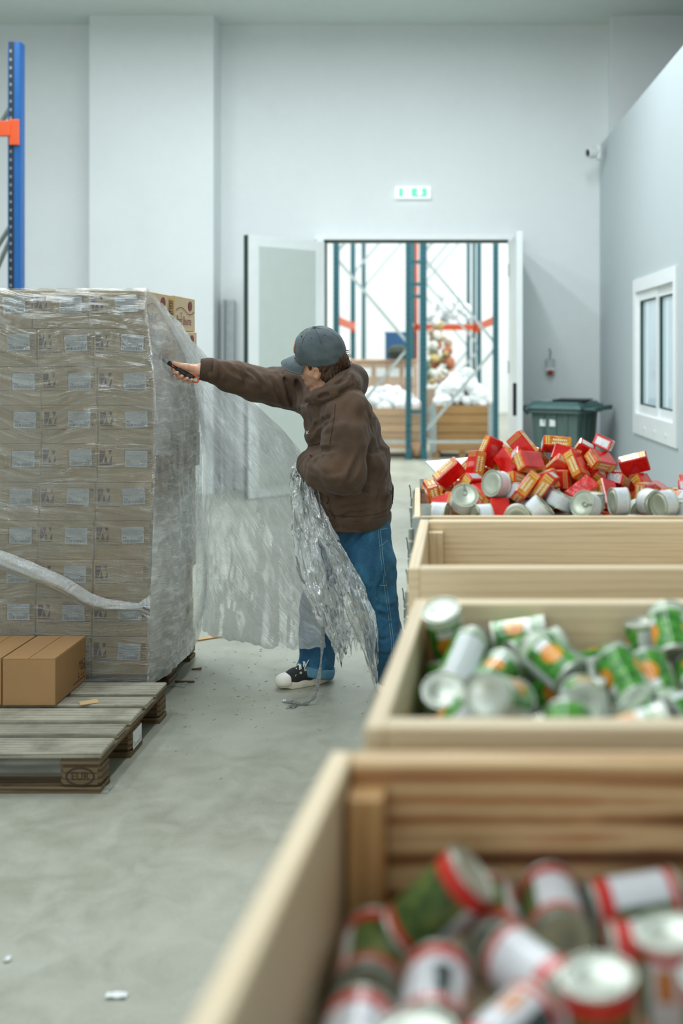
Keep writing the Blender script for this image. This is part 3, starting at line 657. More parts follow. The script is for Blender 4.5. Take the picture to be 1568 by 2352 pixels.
# two loose brown cartons on the empty pallet
def loose(x0, x1, y0, y1, h, label, mk):
    o = thing('brown_carton', label, 'carton', ((x0 + x1) / 2, (y0 + y1) / 2, .1455), 0); w, d = x1 - x0, y1 - y0
    b = MB(); b.box((0, 0, h / 2), (w, d, h - .003), ch=.002); b.obj('carton_box', M['carton_brown'], o)
    for sx in (-1, 1): b = MB(); b.box((sx * w / 4, 0, h + .0005), (w / 2 - .0025, d, .003), ch=.001); b.obj('flap', M['carton_brown'], o)
    if mk:
        m = Matrix.Rotation(R(90), 4, 'Z') @ Matrix.Rotation(R(90), 4, 'X'); X = w / 2 + .0006
        text_mesh('black_print', 'MK2', .036, M['print_dark'], o, Matrix.Translation((X, .118, .088)) @ m)
        b = MB()
        def q_(y0, z0, y1, z1): b.quad((X, y0, z0), (X, y1, z0), (X, y1, z1), (X, y0, z1))
        q_(.02, .022, .155, .026)
        for (y, z, s) in ((.082, .05, .010), (.082, .034, .014), (.112, .036, .012), (.135, .036, .012)): b.v += [Vector((X, y - s / 2, z)), Vector((X, y + s / 2, z)), Vector((X, y, z + s * 1.2))]; b.face(range(len(b.v) - 3, len(b.v)))
        for (y, z) in ((.105, .062), (.125, .058), (.142, .064), (.15, .05)): q_(y, z, y + .008, z + .014)
        b.obj('black_marks', M['print_dark'], o)
    return o
loose(-1.872, -1.660, 4.18, 4.515, .188, 'brown carton with black print on its right side, on the empty pallet', True)
loose(-2.090, -1.878, 4.185, 4.515, .188, 'brown carton on the empty pallet, cut off by the left edge', False)
# ------------------------------------------------------------------ wooden bins in a row
def bin_crate(nl, fl, fr_, nr, H, label, mat, mat_back, post, zb=.0, nb=4, t=.03, bh=None):
    """Open bin: near-left, far-left, far-right, near-right corners in plan."""
    P = [Vector((p[0], p[1], 0)) for p in (nl, fl, fr_, nr)]; cen = sum(P, Vector()) / 4
    o = thing('wooden_bin', label, 'wooden bin', (cen.x, cen.y, 0)); hb = bh or (H - .16) / nb
    P = [p - Vector((cen.x, cen.y, 0)) for p in P]
    for k, (a, c) in enumerate(((0, 1), (1, 2), (2, 3), (3, 0))):
        A, B = P[a], P[c]; dr = (B - A).normalized(); inn = Vector((dr.y, -dr.x, 0))
        ins = t if k in (1, 3) else 0                 # front and back boards sit between the side boards
        for j in range(nb):
            z = H - hb * (j + .5); b = MB(); th = .042 if k in (1, 3) else t
            b.bar(A + dr * ins + inn * th / 2 + Vector((0, 0, z)), B - dr * ins + inn * th / 2 + Vector((0, 0, z)), th, hb - .003, .0025, up=(0, 0, 1)) if False else b.box((A + B) / 2 + inn * th / 2 + Vector((0, 0, z)), ((B - A).length - 2 * ins, th, hb - .003), Matrix((dr, inn, Vector((0, 0, 1)))).transposed() if True else None, .003)
            b.obj('side_board', mat_back if k == 1 else mat, o)
    for (k, dx, dy) in ((0, 1, 1), (1, 1, -1), (2, -1, -1), (3, -1, 1)):
        b = MB(); b.box(P[k] + Vector((dx * (t + .0235), dy * (.042 + .0235), (H - .03 + .14) / 2)), (.046, .046, H - .03 - .14), ch=.002); b.obj('corner_post', post, o)
    for fy in (-.3, 0, .3):
        b = MB(); b.box((0, fy, .07), (1.1, .1, .14), ch=.003); b.obj('skid', mat, o)
    b = MB(); b.box((0, 0, .15), (1.08, .66, .02)); b.obj('bin_floor', mat, o)
    return o
K = 1271.0
HB = EYE - K / 2400
o1 = bin_crate((-.240, .60), (-.186, 1.402), (1.014, 1.402), (.96, .60), HB, 'nearest wooden bin, holding red and white labelled tins', M['pine'], M['pine_dark'], M['pine_orange'])
o2 = bin_crate((-.152, 1.49), (-.121, 2.274), (1.079, 2.274), (1.048, 1.49), HB, 'second wooden bin, holding green labelled vegetable tins', M['pine'], M['pine'], M['pine_orange'])
bin_crate((-.156, 2.60), (-.163, 3.375), (1.037, 3.375), (1.044, 2.60), HB, 'third wooden bin in the row, its boards pale and no goods showing', M['pine'], M['pine'], M['pine'])
def load_board(o, x, y, z, tilt, L, W):
    b = MB(); b.box((x - o.location.x, y - o.location.y, z - .0095), (L, W, .012), Matrix.Rotation(-tilt, 3, 'Y')); b.obj('load_board', M['pine'], o)
load_board(o1, .38, 1.0, .834, math.atan2(.06, .9), 1.02, .69); load_board(o2, .48, 1.882, 0.8952, math.atan2(.13, .9), 1.09, .68)
# fourth: stacked pallet collars with steel hinges
cc = [(-.185, 3.43), (-.222, 4.17), (.978, 4.17), (1.015, 3.43)]
o = thing('collar_bin', 'fourth bin of stacked wooden collars with steel hinges, heaped with red packets', 'wooden bin', (.396, 3.8, 0)); P = [Vector((x - .396, y - 3.8, 0)) for x, y in cc]
tops = [1.02, .815, .615, .415]; offs = [0, -.012, -.028, -.03]
for j, zt in enumerate(tops):
    for k, (a, c) in enumerate(((0, 1), (1, 2), (2, 3), (3, 0))):
        A, B = P[a].copy(), P[c].copy(); A.x += offs[j]; B.x += offs[j]; dr = (B - A).normalized(); inn = Vector((dr.y, -dr.x, 0)); ins = .022 if k in (1, 3) else 0
        b = MB(); b.box((A + B) / 2 + inn * .011 + Vector((0, 0, zt - .097)), ((B - A).length - 2 * ins, .022, .194), Matrix((dr, inn, Vector((0, 0, 1)))).transposed(), .003); b.obj('collar_board', M['pine'], o)
    for k in range(4):
        A = P[k].copy(); A.x += offs[j]; sy = -1 if k in (0, 3) else 1; sx = -1 if k in (0, 1) else 1
        b = MB(); b.box(A + Vector((sx * .003, -sy * .03, zt - .085)), (.006, .075, .16)); b.box(A + Vector((-sx * .03, sy * .003, zt - .085)), (.06, .006, .16))
        for q_ in range(3): b.tube([A + Vector((sx * .009, sy * .009, zt - .16 + q_ * .042)), A + Vector((sx * .009, sy * .009, zt - .125 + q_ * .042))], .008, 8)
        b.box(A + Vector((-sx * .038, -sy * .026, zt + .012)), (.034, .004, .05), ch=.0); b.tube([A + Vector((sx * .012, -sy * .06, zt - .03)), A + Vector((sx * .014, -sy * .06, zt + .0)), A + Vector((sx * .018, -sy * .06, zt + .018))], .003, 6)
        b.obj('steel_hinge', M['galvanised'], o)
for fy in (-.3, 0, .3): b = MB(); b.box((0, fy, .11), (1.16, .1, .22)); b.obj('skid', M['pine_orange'], o)
b = MB(); b.box((0, 0, .9425), (1.14, .68, .02)); b.obj('bin_floor', M['pine'], o)
b = MB(); b.box((0, 0, 0), (.18, .24, .012), ch=.003); t = b.obj('white_sheet', M['paper']); t.location = at(1040, 1069, 4.1); t.rotation_euler = (R(4), R(-4), .2); tag(t, 'white card sheet behind the left end of the red packets', 'sheet')
b = MB(); b.box((0, 0, 0), (.24, .16, .012), ch=.003); t = b.obj('white_sheet', M['paper']); t.location = at(1415, 1104, 4.08); t.rotation_euler = (R(12), R(6), .4); tag(t, 'white card sheet behind the right end of the red packets', 'sheet')
# settled poses of the loose goods: x, y, z in mm, quaternion in thousandths
POSES_RED = '348,3901,1009,705,56,-705,56;70,3891,989,622,622,-337,-337;-24,4008,977,0,100,-995,0;554,3955,977,0,-369,929,0;56,3733,989,147,147,-692,-692;422,3950,1009,701,93,701,-93;159,3676,989,491,-491,509,-509;829,3963,989,707,707,-4,-4;888,3869,977,892,0,0,-453;-48,3812,1006,926,-64,322,185;27,4100,977,0,1000,-14,0;-6,3626,1001,946,53,-251,201;127,4082,989,466,466,-532,-532;360,3626,989,653,653,-271,-271;7,3906,989,621,621,-338,-338;886,3862,1033,694,694,-135,-135;721,3939,977,806,0,0,591;-105,4102,977,13,0,0,-1000;474,3962,1005,309,504,-496,-636;464,4081,977,609,0,0,793;-84,3928,989,258,258,658,658;639,3578,977,0,161,-987,0;608,3815,977,0,941,-339,0;591,4063,1009,634,313,-634,313;199,4095,1009,557,312,237,-732;682,4091,977,139,0,0,-990;839,4083,977,0,-306,-952,0;498,3796,989,629,629,322,322;909,4023,1009,85,702,-85,702;372,4006,989,634,634,313,313;395,3722,989,370,-370,-603,603;104,3586,1007,236,-702,616,269;835,4002,1040,583,-104,-139,-794;278,4034,977,746,0,0,-665;390,3746,1045,83,0,0,997;669,3966,989,579,579,406,406;436,3577,989,480,480,-520,-520;581,3886,1021,324,0,0,946;505,3680,977,994,0,0,106;572,3996,1033,704,-704,-70,70;906,3932,1053,224,345,-599,687;265,3912,1008,665,-507,493,-240;275,3757,1009,212,674,-212,674;60,4012,1011,460,663,-245,-537;196,4003,1009,440,-553,440,553;484,4075,1021,978,0,0,210;751,3788,989,664,664,244,244;160,3785,1008,563,-292,-222,-740;860,3775,977,116,0,0,993;520,3819,1045,908,0,0,-419;594,3714,989,539,-539,457,-457;863,4129,1037,710,112,-109,687;-9,3850,1052,736,554,-251,-299;489,3733,1051,472,463,-125,740;-11,3957,1048,816,-219,1,534;52,3693,1052,94,-897,367,228;336,3925,1097,259,-259,659,-658;82,3808,1047,190,318,-854,-366;285,4051,1021,0,-994,110,0;309,3771,1100,102,-136,-697,697;543,3863,1086,529,-177,-25,-830;-8,3745,1074,200,832,-294,427;703,3825,1011,377,-398,184,816;-140,3817,1052,473,426,437,636;176,3878,997,26,124,128,984;472,3946,1092,571,791,118,-182;160,3947,1009,423,567,423,-567;231,3840,1055,603,416,-508,-453;259,3708,1099,211,3,690,-692;315,3821,1131,455,-120,486,737;-89,3650,1026,255,-270,-351,860;57,3903,1083,701,607,363,-93;234,3904,1109,410,-601,454,-515;163,3779,1078,915,-126,-16,-383;119,3982,1079,434,166,884,-45;626,3754,1056,623,-596,-321,391;449,3819,1090,869,110,-445,-185;646,3859,1060,402,-356,-837,-106;379,3871,1111,286,-561,674,385;488,4082,1065,0,193,-981,0;694,3715,1037,224,-30,-129,966;151,3886,1092,315,-924,-61,209;304,3997,1061,895,128,-98,417;354,3857,1174,126,96,-460,874;139,3839,1152,18,522,583,622;80,3979,1104,173,-437,28,882;473,3800,1165,889,301,208,276;395,3683,1070,189,-296,869,350;-127,4067,1033,308,108,35,945;195,4065,1064,870,-396,-293,-24;200,3798,1162,309,25,-934,-176;132,3694,1104,322,-70,189,925;415,3925,1175,506,686,-479,210;254,3591,1096,101,881,-141,440;-7,3961,1114,890,-187,-323,-263;478,4011,1114,593,515,358,-504;-78,3863,1112,133,-327,431,831;148,3938,1156,578,757,195,-235;190,3586,1096,864,-177,-415,224;-39,4090,1032,57,-341,-936,-64;604,3989,1089,913,0,0,408;382,3759,1152,362,475,-13,802;401,4115,1041,253,472,-399,-744;244,3938,1169,847,13,299,440;19,3828,1143,225,607,109,-755;404,4017,1092,695,60,713,72;70,3901,1189,227,-506,452,699;85,4119,1055,397,351,589,610;343,4119,1069,784,236,-299,-490;348,4019,1148,708,-331,-175,-599;611,3899,1144,849,-501,-60,-155;707,3963,1040,852,188,169,458;194,3865,1211,569,692,147,-420;323,3930,1212,35,42,-963,266;486,3898,1130,343,147,542,-753;209,3714,1169,423,-825,-295,230;194,4047,1132,482,291,8,-827;495,3884,1224,601,-169,130,-771'
POSES_TUNA = '-103,3553,1002,588,-531,-467,393;-112,3748,981,0,-781,624,0;89,3664,981,0,179,-984,0;204,3617,1002,308,-557,436,-637;157,3503,1002,16,74,703,-707;393,3848,1002,707,-437,-556,25;318,3540,981,0,200,980,0;502,3538,1054,671,74,703,224;797,3883,1002,614,-88,702,-351;535,3528,981,0,-850,-527,0;592,3633,1002,697,-668,-232,-120;676,3700,981,958,0,0,-288;728,3506,981,186,0,0,983;824,3675,981,711,0,0,-703;911,3510,1002,70,-704,-67,-704;282,3668,1038,167,-582,780,-161;40,3514,1002,667,450,-546,-236;416,3593,1049,0,687,-727,0;870,3604,1002,583,-243,-664,-400;617,3567,1046,282,-552,442,648;166,3662,1065,948,-194,-55,-247;725,3531,1033,0,-505,-863,0;-21,3578,1056,598,328,-284,674;388,3505,1044,769,529,-196,-301;763,3619,1042,564,-204,274,-752;309,3572,1051,866,85,205,448;233,3514,1031,259,-368,142,-882;649,3501,1049,344,384,567,643;90,3640,1100,267,256,727,579;818,3550,1002,279,-686,-171,-650'
POSES_GREEN = '-51,2047,886,156,688,691,-156;496,2113,937,750,-13,655,90;217,1659,897,105,252,633,724;71,1898,876,697,710,36,-92;105,2108,908,389,919,-19,62;-51,1690,858,213,213,-674,674;716,1648,969,282,-318,634,646;502,1702,938,566,-574,-488,335;88,2191,878,639,-162,-738,140;723,2182,999,145,-345,862,-342;583,2168,950,52,-43,699,-712;318,2101,911,754,-168,635,8;-29,1867,861,746,71,651,121;40,1776,871,605,327,-661,301;626,1581,956,602,-225,-722,257;560,2030,946,480,-581,-484,446;456,2191,948,55,-637,768,-46;702,2048,967,256,-733,-182,603;154,1782,888,273,26,-728,-628;315,1624,911,657,242,-712,43;555,1925,945,97,518,-427,735;17,1674,897,440,-293,82,845;-5,1574,864,114,-744,-132,645;-11,2162,923,596,-497,-154,-612;50,1998,872,213,720,-231,-619;172,2001,924,836,-43,349,-422;688,1971,982,51,695,716,50;209,2078,896,634,-711,-192,238;367,2191,936,6,-994,83,-71;-19,1603,936,606,422,-601,-305;495,1875,937,450,661,-120,588;190,1759,965,323,252,-590,696;269,2173,904,295,-659,1,-692;30,2075,890,926,12,-31,-375;613,1725,978,283,-518,662,-461;-51,1935,898,684,247,234,-646;711,2104,1020,50,-691,87,-716;210,1855,913,38,842,535,60;-24,1804,908,381,-430,-23,-818;393,1840,922,416,303,588,624;247,1933,901,535,470,456,534;-16,2000,957,437,870,-207,-93;290,1722,936,875,-257,-265,313;283,1795,906,649,103,-747,102;674,1840,963,600,-669,256,357;571,1813,948,262,332,578,698;613,2192,1023,392,121,-537,-738;426,1602,927,213,-470,554,654;149,1602,954,118,284,807,-504;-49,2103,994,920,236,-21,-314;43,1935,948,535,-281,601,523;152,1934,980,483,-557,140,661;279,1877,962,278,226,858,-368;102,2191,959,529,-467,458,-540;410,1730,925,290,-26,688,665;340,1930,941,16,-178,880,-440;129,2056,962,694,-517,411,-287;401,2098,989,881,-430,77,184;331,2020,913,741,-252,605,-143;246,1574,972,787,131,576,178;429,1675,995,704,-102,-628,-315;48,1679,995,239,396,398,-792;432,1990,928,587,598,379,-392;760,1803,975,109,109,699,-699;525,1601,988,427,657,-521,339'
POSES_JAR = '-116,1216,840,704,-703,-76,-62;465,1013,879,722,348,593,-72;-49,972,862,16,882,470,29;-112,774,840,541,487,510,-459;144,686,874,27,594,803,20;-38,1134,845,366,-348,615,606;23,934,849,588,484,-523,383;577,994,903,530,28,-18,-847;104,1299,855,219,-187,-683,-671;534,1184,883,693,-572,-440,0;216,1116,879,26,609,793,20;251,883,864,501,620,352,-490;355,1304,872,654,-7,-729,199;524,1074,883,687,-453,-564,-65;311,1106,868,686,-569,-439,-115;26,1284,850,8,-34,705,-708;203,1304,861,568,506,-526,-381;-113,925,857,33,7,999,0;502,898,898,961,9,-32,-274;43,785,851,715,-303,618,127;-117,1057,840,119,-119,697,697;-59,685,861,31,367,930,12;390,1133,896,810,-94,-514,-268;336,996,870,644,660,-296,-248;-37,1246,895,676,-272,284,-623;200,744,861,36,-636,351,686;508,815,882,42,-640,-347,684;184,932,860,227,50,-711,663;378,1217,873,622,-262,-682,283;364,902,872,685,383,-616,60;34,1058,850,111,526,494,-684;74,1168,853,501,674,-167,516;217,1198,862,358,624,-379,-582;130,1046,874,954,10,-32,-297;-40,848,872,285,-875,97,379;251,1034,882,795,20,-26,-606;35,685,867,889,-15,-30,456'
# ------------------------------------------------------------------ goods in the bins
q = N('wrap_red'); v = q.co('Object', rnd=5); q.col(q.ramp(q.noise(v, 30, 3), [(.35, lin((196, 24, 22))), (.65, lin((232, 40, 30)))])); q.set(Roughness=.22, Coat_Weight=.5); q.bump(q.noise(v, 45, 3), .5, .004); M['wrap_red'] = q.m
q = N('wrap_orange'); v = q.co('UV'); sx = q.n('ShaderNodeSeparateXYZ'); q.l(v, sx.inputs[0])
c = q.ramp(q.noise(q.co('Object', rnd=5), 30, 4, .6), [(.35, lin((186, 104, 28))), (.5, lin((214, 140, 40))), (.68, lin((226, 176, 66)))])
stp = q.math('GREATER_THAN', q.math('FRACT', q.math('MULTIPLY', sx.outputs[0], 110)), .5); lim = q.math('GREATER_THAN', sx.outputs[0], .030)
c = q.mix(q.math('MULTIPLY', stp, lim), c, lin((236, 200, 110))); q.col(c); q.set(Roughness=.28, Coat_Weight=.4); M['wrap_orange'] = q.m
plain('wrap_gold', (208, 172, 96), .35, .2); plain('foil', (214, 220, 222), .3, .35, .12, 60, bump=.4, bscale=120); plain('cream', (240, 224, 178), .5)
plain('can_paper', (222, 228, 230), .45, var=.03)
def unpack(s): return [[int(v) / 1000 for v in r.split(',')] for r in s.split(';')]
def place(o, r):
    o.rotation_mode = 'QUATERNION'; o.location = r[:3]; qn = Quaternion(r[3:7]); qn.normalize(); o.rotation_quaternion = qn
b = MB(); L_, W_, H_ = .1075, .0675, .0435
b.box((0, 0, 0), (L_, W_, H_), ch=.004, faces={(2, 1): 0, (2, -1): 0, (1, 1): 1, (1, -1): 1, (0, 1): 0, (0, -1): 1})
e = .0004; x = L_ / 2 + e
b.quad((x, -.024, -.013), (x, .024, -.013), (x, .024, .013), (x, -.024, .013), 3)
for k in range(3): b.quad((-.047 + .006 * k, -.030, H_ / 2 + e), (-.044 + .006 * k, -.030, H_ / 2 + e), (-.044 + .006 * k, .030, H_ / 2 + e), (-.047 + .006 * k, .030, H_ / 2 + e), 2)
g = random.Random(2)
for sy in (1, -1):
    for row in range(2):
        u = -.034
        while u < .018:
            w = g.uniform(.004, .008); z = .006 - row * .014; y = sy * (W_ / 2 + e)
            pts = [(u, y, z), (u + w, y, z), (u + w, y, z + .009), (u, y, z + .009)]
            if sy > 0: pts.reverse()
            b.quad(*pts, 4); u += w + .002
for row in range(2):
    u = -.026
    while u < .022:
        w = g.uniform(.004, .007); z = .004 - row * .013; xx = -x; b.quad((xx, u + w, z), (xx, u, z), (xx, u, z + .008), (xx, u + w, z + .008), 4); u += w + .002
pk = b.mesh('red_packet', [M['wrap_red'], M['wrap_orange'], M['wrap_gold'], M['foil'], M['cream']])
piles = {}
def lay(key, name, me, poses, cat, group, kids=()):
    piles[key] = []
    for r in poses:
        o = link(name, me); place(o, r); o['category'] = cat; o['group'] = group
        for (nm, km, par) in kids:
            k = link(nm, km, o)
        piles[key].append(o)
lay('red', 'red_packet', pk, unpack(POSES_RED), 'packet', 'red packets heaped in the fourth bin')
def can_mesh(name, r, h, n=28, mats=None, rings=True):
    b = MB(); z = h / 2
    prof = [(0, -z + .003), (r * .5, -z + .003), (r * .55, -z + .0015), (r * .78, -z + .0015), (r * .84, -z + .004), (r * .93, -z + .004), (r * .95, -z), (r, -z), (r * 1.0, -z + .003), (r * .965, -z + .0045),
            (r * .965, z - .0045), (r, z - .003), (r, z), (r * .95, z), (r * .93, z - .004), (r * .84, z - .004), (r * .78, z - .0015), (r * .55, z - .0015), (r * .5, z - .003), (0, z - .003)]
    b.lathe(prof, n); me = b.mesh(name, mats or M['tin'], True); me.set_sharp_from_angle(angle=R(40)); return me
def label_mesh(r, h, mat, n=28):
    b = MB(); b.lathe([(r * .975, -h / 2), (r * .975, h / 2)], n)
    b.f = b.f[:n]; b.uv = b.uv[:n]; b.mi = b.mi[:n]
    return b.mesh('paper_label', mat, True)
def ring_mesh(r, h):
    b = MB(); c = [(r * .25 + .011 * math.cos(2 * PI * k / 14), .008 * math.sin(2 * PI * k / 14), h / 2 + .0005) for k in range(15)]; b.tube(c, .0013, 5, caps=False); b.box((r * .62, 0, h / 2 + .0005), (.02, .007, .0016)); return b.mesh('pull_ring', M['tin_dark'])
q = N('label_tuna'); v = q.co('UV'); sx = q.n('ShaderNodeSeparateXYZ'); q.l(v, sx.inputs[0])
def bnd(q, a, lo, hi): return q.math('MULTIPLY', q.math('GREATER_THAN', a, lo), q.math('LESS_THAN', a, hi))
mp = q.n('ShaderNodeMapping'); mp.inputs['Scale'].default_value = (120, 500, 1); q.l(v, mp.inputs[0])
pr = q.math('GREATER_THAN', q.noise(mp.outputs[0], 1, 1), .56)
c = q.mix(q.math('MULTIPLY', q.math('MULTIPLY', pr, bnd(q, sx.outputs[0], .55, .8)), q.math('MULTIPLY', bnd(q, sx.outputs[1], -.016, .014), .5)), lin((220, 227, 230)), lin((70, 84, 110)))
c = q.mix(q.math('MULTIPLY', q.math('MULTIPLY', q.math('GREATER_THAN', q.noise(mp.outputs[0], .6, 1), .58), bnd(q, sx.outputs[0], .12, .4)), q.math('MULTIPLY', bnd(q, sx.outputs[1], -.02, .006), .55)), c, lin((170, 84, 72)))
q.col(c); q.set(Roughness=.4); M['label_tuna'] = q.m
q = N('label_green'); v = q.co('UV'); sx = q.n('ShaderNodeSeparateXYZ'); q.l(v, sx.inputs[0]); u, w = sx.outputs[0], sx.outputs[1]
ov = q.co('Object', rnd=3); vo = q.n('ShaderNodeTexVoronoi', i_Scale=105.0); q.l(ov, vo.inputs[0])
c = q.ramp(vo.outputs[0], [(.1, lin((120, 196, 70))), (.5, lin((62, 148, 40))), (.85, lin((30, 84, 26)))])
c = q.mix(bnd(q, w, .034, .06), c, lin((206, 222, 196)))
c = q.mix(q.math('MULTIPLY', bnd(q, u, .03, .30), bnd(q, w, -.046, .046)), c, lin((222, 228, 228)))
def disc(cu, cw, rad):
    du = q.math('MULTIPLY', q.math('SUBTRACT', u, cu), .245); dw = q.math('SUBTRACT', w, cw)
    return q.math('LESS_THAN', q.math('ADD', q.math('MULTIPLY', du, du), q.math('MULTIPLY', dw, dw)), rad * rad)
for cu in (.47, .86):
    c = q.mix(disc(cu, -.008, .021), c, q.ramp(vo.outputs[0], [(.1, lin((244, 190, 40))), (.6, lin((232, 140, 24)))]))
    c = q.mix(q.math('MULTIPLY', bnd(q, u, cu - .07, cu + .07), bnd(q, w, .012, .028)), c, lin((236, 240, 236)))
q.col(c); q.set(Roughness=.28, Coat_Weight=.35); M['label_green'] = q.m
q = N('label_red'); v = q.co('UV'); sx = q.n('ShaderNodeSeparateXYZ'); q.l(v, sx.inputs[0]); u, w = sx.outputs[0], sx.outputs[1]
c = q.ramp(q.noise(q.co('Object', rnd=3), 60, 4), [(.3, lin((34, 48, 30))), (.5, lin((74, 104, 52))), (.7, lin((120, 130, 60)))])
panel = bnd(q, u, .05, .68); c = q.mix(panel, c, lin((222, 226, 230)))
c = q.mix(q.math('MULTIPLY', bnd(q, u, .40, .5), bnd(q, w, -.04, .015)), c, lin((40, 62, 58)))
c = q.mix(q.math('MULTIPLY', bnd(q, u, .56, .64), bnd(q, w, -.035, .0)), c, lin((206, 130, 60)))
c = q.mix(q.math('MULTIPLY', q.math('ADD', bnd(q, w, .031, .06), bnd(q, w, -.06, -.041)), q.math('GREATER_THAN', u, -.1)), c, lin((206, 44, 36)))
q.col(c); q.set(Roughness=.3, Coat_Weight=.3); M['label_red'] = q.m
tc_ = can_mesh('fish_tin', .0472, .0515, mats=M['tin_matt']); lay('tuna', 'fish_tin', tc_, unpack(POSES_TUNA), 'tin', 'shallow tins in the fourth bin', [('paper_label', label_mesh(.0472, .040, M['label_tuna']), 0), ('pull_ring', ring_mesh(.0472, .049), 0)])
gc_ = can_mesh('vegetable_tin', .0388, .1115); lay('green', 'vegetable_tin', gc_, unpack(POSES_GREEN), 'tin', 'green tins in the second bin', [('paper_label', label_mesh(.0388, .099, M['label_green']), 0)])
jc_ = can_mesh('pickle_tin', .0388, .1115); lay('jar', 'pickle_tin', jc_, unpack(POSES_JAR), 'tin', 'red and white tins in the nearest bin', [('paper_label', label_mesh(.0388, .101, M['label_red']), 0)])
# ------------------------------------------------------------------ sculpting: distance fields turned into surfaces
class Field:
    def __init__(s, lo, hi, h):
        s.lo = np.array(lo, np.float32); s.h = h; s.n = np.ceil((np.array(hi) - s.lo) / h).astype(int) + 1
        s.f = np.full(s.n, 1.0, np.float32); s.ax = [s.lo[k] + h * np.arange(s.n[k], dtype=np.float32) for k in range(3)]
    def region(s, lo, hi):
        sl = []
        for k in range(3):
            a = int(np.clip(np.floor((lo[k] - s.lo[k]) / s.h), 0, s.n[k])); b = int(np.clip(np.ceil((hi[k] - s.lo[k]) / s.h) + 1, 0, s.n[k])); sl.append(slice(a, b))
        return tuple(sl), (s.ax[0][sl[0]][:, None, None], s.ax[1][sl[1]][None, :, None], s.ax[2][sl[2]][None, None, :])
    def put(s, fn, lo, hi, k=.02, op='u'):
        m = k + 2.5 * s.h; sl, P = s.region([v - m for v in lo], [v + m for v in hi])
        if 0 in s.f[sl].shape: return
        d = fn(*P); f = s.f[sl]; k = max(k, 1e-5)
        if op == 'u': h = np.clip(.5 + .5 * (f - d) / k, 0, 1); s.f[sl] = f + (d - f) * h - k * h * (1 - h)
        else: h = np.clip(.5 - .5 * (f + d) / k, 0, 1); s.f[sl] = f + (-d - f) * h + k * h * (1 - h)
    def cap(s, a, b, ra, rb, k=.02, op='u'):
        a, b = np.array(a, np.float32), np.array(b, np.float32); ba = b - a; L2 = float(ba @ ba) + 1e-12; r = max(ra, rb)
        def fn(X, Y, Z):
            x, y, z = X - a[0], Y - a[1], Z - a[2]; t = np.clip((x * ba[0] + y * ba[1] + z * ba[2]) / L2, 0, 1)
            return np.sqrt((x - t * ba[0]) ** 2 + (y - t * ba[1]) ** 2 + (z - t * ba[2]) ** 2) - (ra + (rb - ra) * t)
        s.put(fn, np.minimum(a, b) - r, np.maximum(a, b) + r, k, op)
    def chain(s, pts, rr, k=.02, op='u'):
        for i in range(len(pts) - 1): s.cap(pts[i], pts[i + 1], rr[i], rr[i + 1], k, op)
    def ell(s, c, rad, rot=None, k=.02, op='u'):
        c = np.array(c, np.float32); Q = np.array(rot.transposed() if rot is not None else Matrix.Identity(3), np.float32); r = max(rad)
        def fn(X, Y, Z):
            x, y, z = X - c[0], Y - c[1], Z - c[2]
            q = [(Q[i, 0] * x + Q[i, 1] * y + Q[i, 2] * z) for i in range(3)]
            k0 = np.sqrt(sum((q[i] / rad[i]) ** 2 for i in range(3))); k1 = np.sqrt(sum((q[i] / rad[i] ** 2) ** 2 for i in range(3))) + 1e-6
            return k0 * (k0 - 1) / k1
        s.put(fn, c - r, c + r, k, op)
    def ecap(s, a, b, sa, sb, ra, rb, k=.03, op='u'):
        """Elliptic cone from a to b; sa, sb side directions; ra, rb = (half width, half depth)."""
        a, b = np.array(a, np.float32), np.array(b, np.float32); ax = b - a; L = float(np.linalg.norm(ax)); ax = ax / L
        def frame(sd):
            u = np.array(sd, np.float32); u = u - ax * (u @ ax); u /= np.linalg.norm(u); return u, np.cross(ax, u)
        u0, v0 = frame(sa); u1, v1 = frame(sb); r = max(ra + rb)
        def fn(X, Y, Z):
            x, y, z = X - a[0], Y - a[1], Z - a[2]; w = x * ax[0] + y * ax[1] + z * ax[2]; t = np.clip(w / L, 0, 1)
            du = (x * u0[0] + y * u0[1] + z * u0[2]) * (1 - t) + (x * u1[0] + y * u1[1] + z * u1[2]) * t
            dv = (x * v0[0] + y * v0[1] + z * v0[2]) * (1 - t) + (x * v1[0] + y * v1[1] + z * v1[2]) * t
            A = ra[0] + (rb[0] - ra[0]) * t; B = ra[1] + (rb[1] - ra[1]) * t
            lat = (np.sqrt((du / A) ** 2 + (dv / B) ** 2) - 1) * np.minimum(A, B)
            return np.maximum(lat, np.maximum(-w, w - L))
        s.put(fn, np.minimum(a, b) - r, np.maximum(a, b) + r, k, op)
    def plane(s, p, n, k=.004):
        """Keep the side that n points away from."""
        n = np.array(n, np.float32); n /= np.linalg.norm(n)
        d = (s.ax[0][:, None, None] - p[0]) * n[0] + (s.ax[1][None, :, None] - p[1]) * n[1] + (s.ax[2][None, None, :] - p[2]) * n[2]
        s.f = np.maximum(s.f, d.astype(np.float32))
    def warp(s, fn, band=.045):
        i = np.nonzero(np.abs(s.f) < band); P = np.stack([s.ax[k][i[k]] for k in range(3)], 1); s.f[i] -= fn(P).astype(np.float32)
